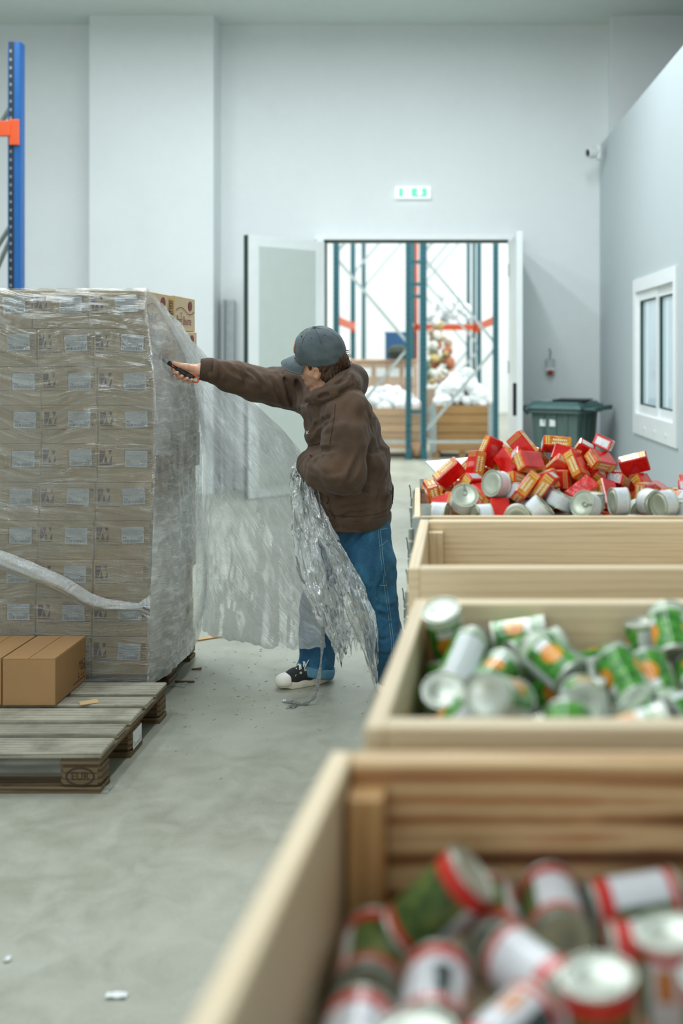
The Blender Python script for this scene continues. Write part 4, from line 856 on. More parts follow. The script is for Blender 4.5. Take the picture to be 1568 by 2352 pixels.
    def crease(s, lines, band=.05):
        """Grooves (amp > 0) and ridges (amp < 0) along polylines lying on the surface: (points, amp, width)."""
        i = np.nonzero(np.abs(s.f) < band); P = np.stack([s.ax[k][i[k]] for k in range(3)], 1); add = np.zeros(len(P), np.float32)
        for pts, amp, w in lines:
            q = []
            for a, b in zip(pts[:-1], pts[1:]):
                n = max(2, int(np.linalg.norm(np.array(b) - np.array(a)) / .008)); q += [np.array(a) + (np.array(b) - np.array(a)) * t for t in np.linspace(0, 1, n)]
            q = np.array(q, np.float32); fade = np.minimum(1, 3.0 * np.minimum(np.linspace(0, 1, len(q)), np.linspace(1, 0, len(q))) + .25)
            m = ((P > q.min(0) - 3 * w) & (P < q.max(0) + 3 * w)).all(1); idx = np.nonzero(m)[0]
            if not len(idx): continue
            D = ((P[idx][:, None, :] - q[None]) ** 2).sum(2); j = D.argmin(1); d2 = D[np.arange(len(idx)), j]; e = d2 / w ** 2
            add[idx] += amp * fade[j] * (np.exp(-e) - .45 * np.exp(-(np.sqrt(e) - 1.7) ** 2 * 1.6))
        s.f[i] += add
    def mesh(s, name, mats, parent=None, smooth=True):
        f = s.f; n = s.n; inside = f < 0
        c = np.zeros(n - 1, np.int8)
        for dx in (0, 1):
            for dy in (0, 1):
                for dz in (0, 1): c += inside[dx:n[0] - 1 + dx, dy:n[1] - 1 + dy, dz:n[2] - 1 + dz]
        act = (c > 0) & (c < 8); ids = np.full(n - 1, -1, np.int32); ci = np.argwhere(act); ids[tuple(ci.T)] = np.arange(len(ci), dtype=np.int32)
        acc = np.zeros((len(ci), 3)); cnt = np.zeros(len(ci))
        cor = [(x, y, z) for x in (0, 1) for y in (0, 1) for z in (0, 1)]
        val = {o: f[ci[:, 0] + o[0], ci[:, 1] + o[1], ci[:, 2] + o[2]] for o in cor}
        for o in cor:
            for k in range(3):
                if o[k] == 0:
                    p = list(o); p[k] = 1; a, b = val[o], val[tuple(p)]; m = (a < 0) != (b < 0)
                    t = np.where(m, a / np.where(m, a - b, 1), 0); q = np.array(o, float)[None].repeat(len(ci), 0); q[:, k] += t; acc[m] += q[m]; cnt[m] += 1
        V = s.lo + (ci + acc / cnt[:, None]) * s.h
        F = []
        for k in range(3):
            a, b = (k + 1) % 3, (k + 2) % 3
            lo = [slice(None)] * 3; hi = [slice(None)] * 3; lo[k] = slice(0, n[k] - 1); hi[k] = slice(1, n[k])
            A, B = inside[tuple(lo)], inside[tuple(hi)]; e = np.argwhere(A != B)
            e = e[(e[:, a] > 0) & (e[:, b] > 0) & (e[:, a] < n[a] - 1) & (e[:, b] < n[b] - 1)]
            def cell(da, db): q = e.copy(); q[:, a] += da; q[:, b] += db; return ids[tuple(q.T)]
            Q = np.stack([cell(-1, -1), cell(0, -1), cell(0, 0), cell(-1, 0)], 1); fl = ~A[tuple(e.T)]
            Q[fl] = Q[fl][:, ::-1]; F.append(Q)
        F = np.concatenate(F); F = F[(F >= 0).all(1)]
        me = bpy.data.meshes.new(name); me.vertices.add(len(V)); me.vertices.foreach_set('co', V.astype(np.float32).ravel())
        me.loops.add(len(F) * 4); me.loops.foreach_set('vertex_index', F.ravel().astype(np.int32)); me.polygons.add(len(F))
        me.polygons.foreach_set('loop_start', np.arange(0, len(F) * 4, 4, dtype=np.int32)); me.update(calc_edges=True); me.validate()
        if smooth: me.polygons.foreach_set('use_smooth', [True] * len(me.polygons))
        for m in (mats if isinstance(mats, (list, tuple)) else [mats]): me.materials.append(m)
        return link(name, me, parent)
def sines(seed, lo, hi, n=10, stretch=(1, 1, 1)):
    g = np.random.RandomState(seed); K = g.normal(size=(n, 3)); K /= np.linalg.norm(K, axis=1)[:, None]; K *= 2 * PI / g.uniform(lo, hi, (n, 1)); K = K * np.array(stretch); ph = g.uniform(0, 6.3, n)
    return lambda P: np.sin(P @ K.T + ph).sum(1) / math.sqrt(n)
from mathutils.bvhtree import BVHTree
def bvh_of(o): return BVHTree.FromPolygons([v.co for v in o.data.vertices], [p.vertices[:] for p in o.data.polygons])
def on_surface(tree, pts, lift=0.0):
    """Points of a surface seen from where the photograph was taken."""
    out = []; e = Vector((0, 0, EYE))
    for x, y in pts:
        d = (at(x, y, 5) - e).normalized(); hit, nrm, i, dist = tree.ray_cast(e, d)
        if hit is not None: out.append(hit + nrm * lift)
    return out
# ------------------------------------------------------------------ materials of the person
q = N('skin'); v = q.co('Object'); c = q.ramp(q.noise(v, 35, 4, .6), [(.3, lin((204, 152, 122))), (.55, lin((222, 174, 144))), (.75, lin((230, 168, 142)))])
q.col(c); q.set(Roughness=.45, Subsurface_Weight=.12, Subsurface_Scale=.01); q.b.inputs['Subsurface Radius'].default_value = (1, .4, .2); q.bump(q.noise(v, 300, 2), .08, .001); M['skin'] = q.m
def cloth(name, a, b_, rough=.85, bs=900, bstr=.15, sheen=.08, sc=6):
    q = N(name); v = q.co('Object'); q.col(q.ramp(q.noise(v, sc, 5, .62), [(.32, lin(a)), (.68, lin(b_))])); q.set(Roughness=rough, Sheen_Weight=sheen)
    q.bump(q.noise(v, bs, 2), bstr, .001); M[name] = q.m
cloth('fleece_brown', (66, 50, 36), (90, 68, 49)); cloth('fleece_rib', (60, 45, 32), (74, 56, 40), bs=400); plain('eyelet_grey', (62, 72, 76), .7)
cloth('cap_grey', (74, 86, 90), (92, 104, 108), bs=1400, sc=14, bstr=.25); cloth('canvas_black', (24, 30, 30), (38, 44, 42), bs=1200)
q = N('denim'); v = q.co('Object'); n1 = q.noise(v, 7, 5, .6); n2 = q.noise(q.co('Object', (500, 500, 60)), 1, 2)
f = q.math('ADD', q.math('MULTIPLY', n1, .7), q.math('MULTIPLY', n2, .3)); q.col(q.ramp(f, [(.32, lin((14, 52, 78))), (.52, lin((24, 82, 114))), (.7, lin((58, 122, 152)))])); q.set(Roughness=.8); q.bump(n2, .2, .001); M['denim'] = q.m
plain('denim_light', (78, 128, 150), .8, var=.15, scale=30); plain('stitch', (120, 150, 156), .7); plain('seam_brown', (44, 33, 25), .9)
q = N('hair_brown'); v = q.co('Object', (1, 1, .35)); q.col(q.ramp(q.noise(v, 220, 3, .6), [(.3, lin((46, 32, 22))), (.6, lin((86, 60, 38))), (.8, lin((124, 92, 56)))])); q.set(Roughness=.5); q.bump(q.noise(v, 260, 2), .6, .003); M['hair_brown'] = q.m
plain('sole_white', (214, 208, 190), .6, var=.12, scale=25); plain('rubber_toe', (224, 222, 210), .5, var=.05); plain('lace_white', (220, 222, 216), .7); plain('leather_tan', (178, 112, 66), .6); plain('eye_white', (230, 228, 222), .2); plain('thread_white', (230, 230, 226), .6)
# ------------------------------------------------------------------ the person: pose
def V3(p): return np.array(p, np.float32)
hipN, hipF = at(838, 1165, 4.78), at(808, 1165, 4.95)
kneeN, kneeF = at(862, 1375, 4.72), at(733, 1385, 4.99)
ankN, ankF = at(906, 1548, 4.85), at(730, 1545, 4.955)
shN, shF = at(797, 946, 4.66), at(700, 892, 5.02)
elN, wrN = at(786, 1082, 4.56), at(722, 1074, 4.79)
elF, wrF = at(585, 882, 4.93), at(463, 849, 4.785)
HC = at(733, 827, 4.75)                              # middle of the skull
Fw = Vector((-math.cos(R(15)) * math.cos(R(2)), math.sin(R(15)) * math.cos(R(2)), -math.sin(R(2)))).normalized()
Up = Vector((.04, -.56, 1)); Up = (Up - Fw * Up.dot(Fw)).normalized(); Lf = Up.cross(Fw)
HM = Matrix((Fw, Lf, Up)).transposed(); HS = 1.03
def hd(x, y, z): return HC + HM @ Vector((x, y, z)) * HS
sideU = Vector((-.45, .89, 0)).normalized(); sideL = Vector((-.12, .99, 0)).normalized()
neck0 = at(752, 905, 4.80)
B = Field((-1.44, 4.48, 0), (-.33, 5.14, 1.72), .0045)
# head
def hell(c, r, k=.02, op='u', rot=None): B.ell(hd(*c), [v * HS for v in r], HM @ rot if rot is not None else HM, k, op)
def hcap(a, b, ra, rb, k=.01, op='u'): B.cap(hd(*a), hd(*b), ra * HS, rb * HS, k, op)
hell((-.012, 0, .034), (.098, .077, .088)); hell((.032, 0, -.035), (.060, .056, .082), .03)
for s_ in (1, -1):
    hcap((-.004, s_ * .056, -.048), (.062, s_ * .018, -.100), .017, .018, .02); hcap((.052, s_ * .036, -.030), (.03, s_ * .05, -.03), .024, .02, .03)
hell((.073, 0, -.106), (.020, .022, .018), .02)
hcap((.083, .03, .020), (.083, -.03, .020), .012, .012, .015); hcap((.090, 0, .008), (.112, 0, -.032), .008, .0115, .012)
for s_ in (1, -1): hcap((.098, s_ * .010, -.037), (.094, s_ * .012, -.038), .008, .008, .006); hell((.093, s_ * .032, .000), (.016, .017, .012), .012, 'd')
hcap((.088, .016, -.066), (.088, -.016, -.066), .0075, .0075, .007); hcap((.086, .014, -.077), (.086, -.014, -.077), .008, .008, .007); hcap((.0985, .016, -.0715), (.0985, -.016, -.0715), .0022, .0022, .003, 'd')
for s_ in (1, -1):                                    # ears: rim, bowl and lobe
    ro = Matrix.Rotation(R(-12), 3, 'Y') @ Matrix.Rotation(R(s_ * 18), 3, 'Z')
    hell((-.012, s_ * .079, -.022), (.020, .009, .033), .006, 'u', ro); hell((-.009, s_ * .088, -.018), (.011, .008, .020), .004, 'd', ro); hell((-.006, s_ * .077, -.050), (.009, .006, .010), .006)
B.cap(hd(-.035, 0, -.04), neck0, .054, .060, .03)
# trunk and limbs under the clothes
def trunk(Fd, nodes, k):
    for (p, s0, r0), (p1, s1, r1) in zip(nodes[:-1], nodes[1:]): Fd.ecap(p, p1, s0, s1, r0, r1, k)
    for p, s0, r0 in nodes[1:-2]:
        w = Vector((0, 0, 1)); Fd.ell(p, (r0[0] * .985, r0[1] * .985, .085), Matrix((s0, w.cross(s0), w)).transposed(), k)
trunk(B, [(at(818, 1190, 4.84), sideL, (.155, .11)), (at(812, 1100, 4.84), sideL, (.145, .10)), (at(780, 990, 4.83), sideU, (.16, .11)), (at(756, 925, 4.83), sideU, (.15, .09)), (neck0, sideU, (.07, .06))], .04)
B.chain([neck0, shN], [.05, .055], .03); B.chain([neck0, shF], [.05, .055], .03)
B.chain([shN, elN, wrN], [.046, .034, .026], .02); B.chain([shF, elF, wrF], [.052, .041, .028], .02)
B.chain([hipN, kneeN, ankN], [.085, .056, .040], .03); B.chain([hipF, kneeF, ankF], [.085, .056, .040], .03)
# feet
toeF, heelF = at(640, 1581, 4.85), at(752, 1556, 4.965); toeF.z = heelF.z = 0
toeN, heelN = Vector((-.405, 4.75, 0)), Vector((-.255, 4.96, 0))
for tp, hp, an in ((toeF, heelF, ankF), (toeN, heelN, ankN)):
    dz = Vector((0, 0, 1)); d_ = (tp - hp).normalized(); B.chain([an, hp + d_ * .05 + dz * .055, tp - d_ * .05 + dz * .035], [.036, .036, .026], .02)
# right hand closed round the knife
B.ell(at(438, 853, 4.788), (.040, .020, .034), Matrix.Rotation(R(22), 3, 'Y'), .012); B.cap(wrF, at(445, 851, 4.786), .027, .026, .015)
fing = [((409, 841), (397, 843), (398, 857), (407, 856), .0094), ((418, 846), (407, 853), (409, 868), (418, 864), .0096), ((427, 852), (419, 860), (422, 874), (430, 869), .0092), ((436, 858), (431, 866), (434, 877), (441, 872), .0082)]
for (a, b_, c_, d_, r) in fing: B.chain([at(a[0] + 8, a[1] + 3, 4.795), at(*b_, 4.797), at(*c_, 4.772), at(*d_, 4.742)], [r * 1.12, r * 1.05, r, r * .9], .0035)
B.chain([at(450, 848, 4.770), at(428, 842, 4.752), at(411, 838, 4.748), at(398, 833, 4.752)], [.018, .0145, .0108, .0090], .006)
# left hand gathered on the film
B.ell(at(710, 1074, 4.875), (.034, .042, .022), Matrix.Rotation(R(25), 3, 'Z'), .012)
for k in range(4):
    a = at(712 - 2 * k, 1062 + 9 * k, 4.91); B.chain([a, a + Vector((-.030, .008, -.006)), a + Vector((-.036, -.022, -.014)), a + Vector((-.012, -.034, -.012))], [.0098, .0094, .0088, .0078], .004)
B.chain([at(712, 1066, 4.86), at(702, 1060, 4.87), at(694, 1064, 4.88)], [.014, .011, .0088], .006)
person = B.mesh('person', M['skin'])
tag(person, 'person in brown hoodie, blue jeans and grey cap reaching left with a knife', 'person')
for s_ in (1, -1):
    b = MB(); cpt = hd(.074, s_ * .032, .0); b.lathe([(0, -.0122), (.0085, -.0085), (.012, 0), (.0085, .0085), (0, .0122)], 12, None, cpt); b.obj('eye', M['eye_white'], person, smooth=True)
    b = MB(); b.tube([hd(.098, s_ * .014, .026), hd(.098, s_ * .034, .032), hd(.082, s_ * .05, .026)], [.002, .0028, .0015], 6); b.obj('eyebrow', M['hair_brown'], person)
# hair under the cap
Hh = Field([v - .17 for v in HC], [v + .17 for v in HC], .0035)
Hh.ell(hd(-.032, 0, .0), [v * HS for v in (.083, .084, .098)], HM, .01); Hh.cap(hd(-.06, .045, -.055), hd(-.07, .0, -.075), .04, .045, .02); Hh.cap(hd(-.06, -.045, -.055), hd(-.07, .0, -.075), .04, .045, .02)
for s_ in (1, -1): Hh.cap(hd(.02, s_ * .068, .02), hd(.012, s_ * .072, -.012), .012, .006, .008)
Hh.cap(hd(-.11, .01, .012), hd(-.115, .0, -.02), .03, .026, .02)
for s_ in (1, -1): Hh.ell(hd(-.004, s_ * .085, -.024), [v * HS for v in (.026, .03, .036)], HM, .006, 'd')
fn_ = sines(3, .006, .014, 14); up_ = np.array(Up)
Hh.warp(lambda P: .0035 * fn_(P - .72 * (P @ up_)[:, None] * up_[None]), .03); Hh.plane(hd(0, 0, .055), Up); Hh.plane(hd(.028, 0, 0), Fw)
Hh.mesh('hair', M['hair_brown'], person)
g = random.Random(9); b = MB()
for k in range(26):
    y = g.uniform(-.05, .06); p = Vector((-.105 - g.uniform(0, .01), y, g.uniform(-.02, .03))); q1 = p + Vector((-.012 - g.uniform(0, .012), g.uniform(-.01, .01), -.01 + g.uniform(0, .02))); q2 = q1 + Vector((-.004 + g.uniform(-.012, .006), g.uniform(-.01, .01), g.uniform(.0, .022)))
    b.tube([hd(*p), hd(*q1), hd(*q2)], [.0016, .0013, .0005], 4)
for k in range(34):
    y = g.uniform(-.03, .085); p = Vector((-.05 - g.uniform(0, .05), y, -.06)); q1 = p + Vector((-.006, .004, -.025)); q2 = q1 + Vector((g.uniform(-.008, .016), .002, -.018)); b.tube([hd(*p), hd(*q1), hd(*q2)], [.003, .0024, .0006], 4)
o = b.obj('hair_strands', M['hair_brown'], person); o['kind'] = 'stuff'
# cap
Cp = Field([v - .2 for v in HC], [v + .2 for v in HC], .004)
Cp.ell(hd(-.014, 0, .046), [v * HS for v in (.116, .094, .113)], HM, .01)
fn1, fn2 = sines(21, .03, .07, 10), sines(22, .012, .03, 8)
Cp.warp(lambda P: .0012 * fn1(P) + .0005 * fn2(P)); Cp.plane(hd(0, 0, .014), -(Up - Fw * .06)); Cp.ell(hd(-.014, 0, .03), [v * HS for v in (.104, .083, .098)], HM, .003, 'd')
top = hd(-.014, 0, .046 + .113); seams = []; sb = MB()
for a in (60, 120, 180, 240, 300, 0):
    pl = []
    for t in np.linspace(.06, 1.45, 14):
        ct = math.cos(t); st = math.sin(t); pl.append(np.array(hd(-.014 + .116 * st * math.cos(R(a)), .094 * st * math.sin(R(a)), .046 + .113 * ct)))
    seams.append((pl, .0022, .0035)); sb.tube([Vector(p) for p in pl[:11]], .0013, 5)
Cp.crease(seams, .03)
cap_o = Cp.mesh('cap', M['cap_grey'], person); sb.obj('cap_seam', M['eyelet_grey'], cap_o, smooth=True)
b = MB(); b.lathe([(.009, -.002), (.009, .003), (.004, .007), (0, .0075)], 14, HM, top); b.obj('cap_button', M['cap_grey'], cap_o, smooth=True)
b = MB(); n, m_ = 22, 8; th = .003
for side in (0, 1):
    base = len(b.v)
    for i in range(n + 1):
        a = -1 + 2 * i / n; ang = R(62) * a
        for j in range(m_ + 1):
            r_ = j / m_; x = -.014 + .113 * math.cos(ang) + .082 * r_ * math.sqrt(max(0, 1 - .92 * a * a)); y = .093 * math.sin(ang) * (1 - .04 * r_)
            z = .022 + .010 * r_ * (1 - r_) * 4 * .3 - .020 * r_ - .030 * (y / .08) ** 2 * (.25 + .75 * r_) - side * th
            b.v.append(hd(x, y, z))
    for i in range(n):
        for j in range(m_):
            f_ = [base + i * (m_ + 1) + j, base + (i + 1) * (m_ + 1) + j, base + (i + 1) * (m_ + 1) + j + 1, base + i * (m_ + 1) + j + 1]
            b.face(f_ if side else f_[::-1])
nn = (n + 1) * (m_ + 1)
for i in range(n): a0, a1 = i * (m_ + 1) + m_, (i + 1) * (m_ + 1) + m_; b.face((a0, a1, nn + a1, nn + a0))
b.obj('cap_brim', M['cap_grey'], cap_o, smooth=True)
b = MB()
for j in range(5):
    a0, a1 = R(-8 + 16 * j / 4 - 0), R(-8 + 16 * (j + 1) / 4)
rows = []
for zz in (.062, .078, .094, .108):
    st = math.sqrt(max(0, 1 - ((zz - .046) / .113) ** 2)); rows.append([hd(-.014 + .1178 * st * math.cos(R(a)), .0958 * st * math.sin(R(a)), zz) for a in (-16, -8, 0, 8, 16, 24, 32)])
for r0_, r1_ in zip(rows[:-1], rows[1:]):
    for k in range(6): b.quad(r0_[k], r0_[k + 1], r1_[k + 1], r1_[k])
b.obj('cap_patch', M['leather_tan'], cap_o, smooth=True)
b = MB()
for a in (38, 90, 145):
    t = .62; p = hd(-.014 + .1165 * math.sin(t) * math.cos(R(a)), .0945 * math.sin(t) * math.sin(R(a)), .046 + .1135 * math.cos(t)); nrm = (p - hd(-.014, 0, .046)).normalized()
    b.lathe([(.0045, -.001), (.0045, .0012), (.0022, .0012)], 10, nrm.to_track_quat('Z', 'Y').to_matrix(), p)
b.obj('cap_eyelets', M['eyelet_grey'], cap_o)
# ------------------------------------------------------------------ hoodie
tn = [(at(815, 1212, 4.83), sideL, (.212, .156)), (at(816, 1130, 4.83), sideL, (.218, .165)), (at(806, 1050, 4.83), sideL, (.208, .160)), (at(778, 978, 4.83), sideU, (.212, .148)), (at(757, 918, 4.83), sideU, (.196, .118)), (at(752, 890, 4.82), sideU, (.10, .085))]
cuffA, cuffB = at(487, 850, 4.80), at(459, 848, 4.785)
def hoodie_field(h):
    Fd = Field((-1.36, 4.40, .70), (-.36, 5.2, 1.60), h); trunk(Fd, tn, .05)
    Fd.chain([at(770, 930, 4.76), shN], [.09, .094], .06); Fd.chain([at(735, 915, 4.92), shF], [.09, .098], .06)
    Fd.chain([shN, at(793, 1010, 4.60), elN], [.094, .100, .098], .035); Fd.chain([elN, at(752, 1082, 4.64), at(716, 1070, 4.78)], [.098, .092, .074], .03)
    Fd.chain([shF, at(648, 890, 4.99), elF, at(528, 862, 4.86), at(492, 852, 4.805)], [.106, .098, .078, .066, .056], .03)
    return Fd
Hd = hoodie_field(.010); tmp = Hd.mesh('tmp', M['fleece_brown']); tree = bvh_of(tmp); bpy.data.objects.remove(tmp)
grooves = [([(831, 1030), (824, 1052), (811, 1084), (796, 1110)], .014, .014), ([(792, 1118), (826, 1122), (862, 1125)], .016, .014), ([(769, 1189), (803, 1181), (833, 1176), (858, 1172)], .010, .012), ([(752, 1138), (758, 1165), (769, 1193)], .013, .009),
    ([(701, 918), (702, 953), (706, 995)], .012, .010), ([(711, 1000), (724, 978), (741, 966), (762, 958)], .011, .011), ([(617, 843), (624, 868), (639, 900), (654, 930)], .016, .011), ([(646, 848), (658, 879), (668, 914), (676, 940)], .015, .011), ([(667, 846), (681, 874), (692, 914), (698, 950)], .018, .012),
    ([(516, 834), (529, 850), (560, 866), (588, 876)], .009, .011), ([(574, 852), (588, 866), (606, 892)], .012, .011), ([(545, 842), (556, 858), (566, 884)], .009, .010), ([(884, 1085), (875, 1123), (860, 1160)], .010, .011), ([(893, 1101), (890, 1133), (874, 1168)], .009, .010), ([(716, 1046), (739, 1034), (770, 1030)], .011, .012),
    ([(684, 1086), (705, 1108), (728, 1127)], .012, .010), ([(840, 940), (852, 975), (858, 1000)], .008, .012), ([(765, 1150), (800, 1150), (840, 1140)], -.008, .016), ([(700, 1062), (722, 1075), (742, 1092)], -.007, .012), ([(502, 836), (506, 856), (504, 876)], .008, .010),
    ([(730, 1010), (752, 985), (790, 975)], -.007, .014), ([(720, 1090), (760, 1100), (795, 1095)], -.006, .014), ([(690, 1040), (704, 1052), (722, 1052)], .010, .010)]
lines = [([np.array(p) for p in on_surface(tree, px_)], a, w) for px_, a, w in grooves]; lines = [l for l in lines if len(l[0]) > 1]
Hd = hoodie_field(.0055); f1, f2 = sines(5, .10, .22, 12), sines(6, .035, .08, 12)
Hd.warp(lambda P: .0055 * f1(P) + .0022 * f2(P)); Hd.crease(lines, .06)
Hd.plane(at(816, 1206, 4.83), (-.03, 0, -1)); Hd.plane(at(478, 850, 4.79), (-1, -.1, .05)); Hd.cap(hd(-.03, 0, -.02), neck0 + Vector((0, 0, .02)), .062, .066, .01, 'd')
hoodie = Hd.mesh('hoodie', M['fleece_brown'], person); tree = bvh_of(hoodie)
# ribbed hem, cuffs
def rib_ring(name, p0, p1, s_, r0, r1, parent, mat, n=72, amp=.0016, m_=5):
    b = MB(); p0, p1 = Vector(p0), Vector(p1); ax = (p1 - p0).normalized(); u = Vector(s_); u = (u - ax * u.dot(ax)).normalized(); w = ax.cross(u)
    prof = [(-.012, .0)] + [(0.0, t) for t in np.linspace(.0, 1, m_)] + [(-.012, 1.0)]
    for (dr, t) in prof:
        for j in range(n):
            a = 2 * PI * j / n; ru = r0[0] + (r1[0] - r0[0]) * t + dr + amp * (j % 2) + .003 * math.sin(PI * t); rv = r0[1] + (r1[1] - r0[1]) * t + dr + amp * (j % 2) + .003 * math.sin(PI * t)
            b.v.append(p0 + (p1 - p0) * t + u * math.cos(a) * ru + w * math.sin(a) * rv)
    L = len(prof)
    for k in range(L - 1):
        for j in range(n): b.face((k * n + j, k * n + (j + 1) % n, (k + 1) * n + (j + 1) % n, (k + 1) * n + j))
    return b.obj(name, mat, parent, smooth=True)
rib_ring('hem_band', at(817, 1206, 4.83), at(816, 1180, 4.83), sideL, (.210, .158), (.218, .164), hoodie, M['fleece_rib'], 120)
rib_ring('sleeve_cuff', cuffB, cuffA, (0, 1, 0), (.041, .046), (.050, .055), hoodie, M['fleece_rib'])
rib_ring('sleeve_cuff', at(712, 1073, 4.845), at(718, 1072, 4.775), (0, 0, 1), (.046, .046), (.056, .056), hoodie, M['fleece_rib'])
# hood lying round the neck
Ho = Field((-.90, 4.48, 1.24), (-.42, 5.12, 1.62), .005)
fl = at(703, 926, 4.70); fr2 = at(694, 918, 4.93)
fl = at(704, 919, 4.70); near = [fl, at(735, 908, 4.655), at(767, 898, 4.64), at(799, 886, 4.70), at(812, 874, 4.82)]; far = [fr2, at(722, 890, 4.985), at(762, 872, 5.0), at(800, 868, 4.95), at(812, 872, 4.82)]
Ho.chain(near, [.018, .034, .046, .058, .062], .03); Ho.chain(far, [.026, .042, .052, .056, .060], .03)
Ho.ell(at(795, 893, 4.81), (.085, .13, .062), Matrix.Rotation(R(18), 3, 'Y'), .03); Ho.cap(at(808, 850, 4.76), at(806, 852, 4.88), .030, .030, .03); Ho.chain([at(780, 884, 4.65), at(806, 856, 4.74)], [.036, .026], .02)
Ho.cap(hd(-.02, 0, -.02), neck0 + Vector((-.02, 0, -.0)), .070, .072, .015, 'd'); Ho.cap(hd(-.03, 0, .03), hd(-.05, 0, -.03), .10, .085, .012, 'd')
h1 = sines(15, .08, .16, 10); Ho.warp(lambda P: .004 * h1(P))
t2 = None; tmp = Ho.mesh('tmp', M['fleece_brown']); t2 = bvh_of(tmp); bpy.data.objects.remove(tmp)
hl = [([(706, 922), (745, 908), (785, 900), (820, 884)], .010, .010), ([(762, 893), (790, 872), (803, 850)], .010, .010), ([(800, 905), (818, 898), (824, 880)], .008, .009), ([(730, 905), (760, 892), (790, 886)], -.006, .010), ([(806, 862), (814, 880), (812, 900)], .009, .009)]
Ho.crease([l for l in [([np.array(p) for p in on_surface(t2, px_)], a, w) for px_, a, w in hl] if len(l[0]) > 1], .05)
Ho.mesh('hood', M['fleece_brown'], hoodie)
def seam(name, tree, px_, r, mat, parent, lift=.0005):
    pts = []
    for (a, c_) in zip(px_[:-1], px_[1:]):
        for t in np.linspace(0, 1, 7)[:-1]: pts.append((a[0] + (c_[0] - a[0]) * t, a[1] + (c_[1] - a[1]) * t))
    pts.append(px_[-1]); P = on_surface(tree, pts, lift); Q = [P[0]] if P else []
    for p in P[1:]:
        if .0005 < (p - Q[-1]).length < .05: Q.append(p)
    if len(Q) > 2: b = MB(); b.tube(Q, r, 5); return b.obj(name, mat, parent, smooth=True)
seam('shoulder_seam', tree, [(710, 1024), (735, 1018), (766, 1022), (792, 1040), (822, 1057)], .0019, M['seam_brown'], hoodie)
seam('panel_seam', tree, [(770, 928), (767, 960), (762, 990), (757, 1020)], .0014, M['seam_brown'], hoodie)
seam('pocket_edge', tree, [(752, 1140), (757, 1165), (768, 1192)], .0022, M['fleece_rib'], hoodie)
seam('hem_seam', tree, [(742, 1176), (770, 1186), (820, 1188), (870, 1180), (890, 1170)], .0014, M['seam_brown'], hoodie)
P_ = on_surface(tree, [(707, 994)], .002)
if P_:
    d_ = (Vector((0, 0, EYE)) - P_[0]).normalized(); rot = d_.to_track_quat('Z', 'Y').to_matrix().to_4x4()
    text_mesh('chest_lettering', 'K', .024, M['thread_white'], hoodie, Matrix.Translation(P_[0] + d_ * .003) @ rot)
# ------------------------------------------------------------------ jeans
def jeans_field(h):
    Fd = Field((-.92, 4.44, .05), (-.28, 5.12, .93), h)
    Fd.ecap(at(818, 1240, 4.84), at(818, 1140, 4.84), sideL, sideL, (.160, .138), (.155, .130), .04)
    Fd.chain([hipN + Vector((.0, .01, -.03)), at(850, 1300, 4.70), kneeN, at(886, 1480, 4.68), ankN + Vector((.004, 0, -.05))], [.104, .106, .096, .082, .082], .03)
    Fd.chain([hipF + Vector((0, 0, -.03)), at(770, 1300, 4.97), kneeF, at(728, 1470, 4.98), at(726, 1545, 4.955)], [.112, .100, .086, .080, .084], .03)
    return Fd
Jn = jeans_field(.011); tmp = Jn.mesh('tmp', M['denim']); tj = bvh_of(tmp); bpy.data.objects.remove(tmp)
jl = [([(905, 1390), (888, 1395), (868, 1388)], .010, .010), ([(906, 1420), (890, 1418), (860, 1405)], .009, .010), ([(840, 1215), (815, 1240), (795, 1262)], .007, .012), ([(885, 1300), (870, 1350), (880, 1392)], .008, .011), ([(900, 1460), (880, 1470), (858, 1462)], .008, .010), ([(905, 1500), (885, 1505), (860, 1500)], .008, .009), ([(700, 1400), (725, 1412), (748, 1408)], .009, .010), ([(695, 1440), (722, 1452), (752, 1444)], .009, .010), ([(745, 1500), (738, 1525), (732, 1545)], .007, .009), ([(860, 1230), (848, 1300), (850, 1360)], -.006, .016)]
Jl = [l for l in [([np.array(p) for p in on_surface(tj, px_)], a, w) for px_, a, w in jl] if len(l[0]) > 1]
Jn = jeans_field(.0055); f3, f4 = sines(31, .08, .18, 12), sines(32, .03, .06, 10); Jn.warp(lambda P: .0045 * f3(P) + .0014 * f4(P)); Jn.crease(Jl, .06)
cutF = at(722, 1548, 4.955); cutN = ankN + Vector((0, 0, -.035))
nF = Vector((-.22, -.12, -1)); n_ = nF.normalized()
d = (Jn.ax[0][:, None, None] - cutF.x) * n_.x + (Jn.ax[1][None, :, None] - cutF.y) * n_.y + (Jn.ax[2][None, None, :] - cutF.z) * n_.z
d2_ = (cutN.z - Jn.ax[2])[None, None, :] + 0 * d; Jn.f = np.maximum(Jn.f, np.where(Jn.ax[0][:, None, None] < -.58, d, d2_).astype(np.float32))
jeans = Jn.mesh('jeans', M['denim'], person); tj = bvh_of(jeans)
rib_ring('trouser_cuff', cutF + n_ * .003, cutF - n_ * .042, (0, 1, 0), (.088, .092), (.088, .090), jeans, M['denim_light'], 40, .0)
rib_ring('trouser_cuff', cutN + Vector((0, 0, -.004)), cutN + Vector((0, 0, .04)), (0, 1, 0), (.086, .088), (.086, .087), jeans, M['denim_light'], 40, .0)
for off in (0, 5): seam('side_seam', tj, [(868 + off, 1215), (874 + off, 1280), (884 + off, 1360), (890 + off, 1400), (898 + off, 1470), (900 + off, 1530)], .0011, M['stitch'], jeans)
seam('pocket_seam', tj, [(872, 1254), (880, 1250), (889, 1241)], .0016, M['stitch'], jeans); seam('pocket_seam', tj, [(874, 1217), (890, 1214)], .004, M['denim_light'], jeans)
seam('knee_seam', tj, [(870, 1344), (888, 1345)], .0011, M['stitch'], jeans)
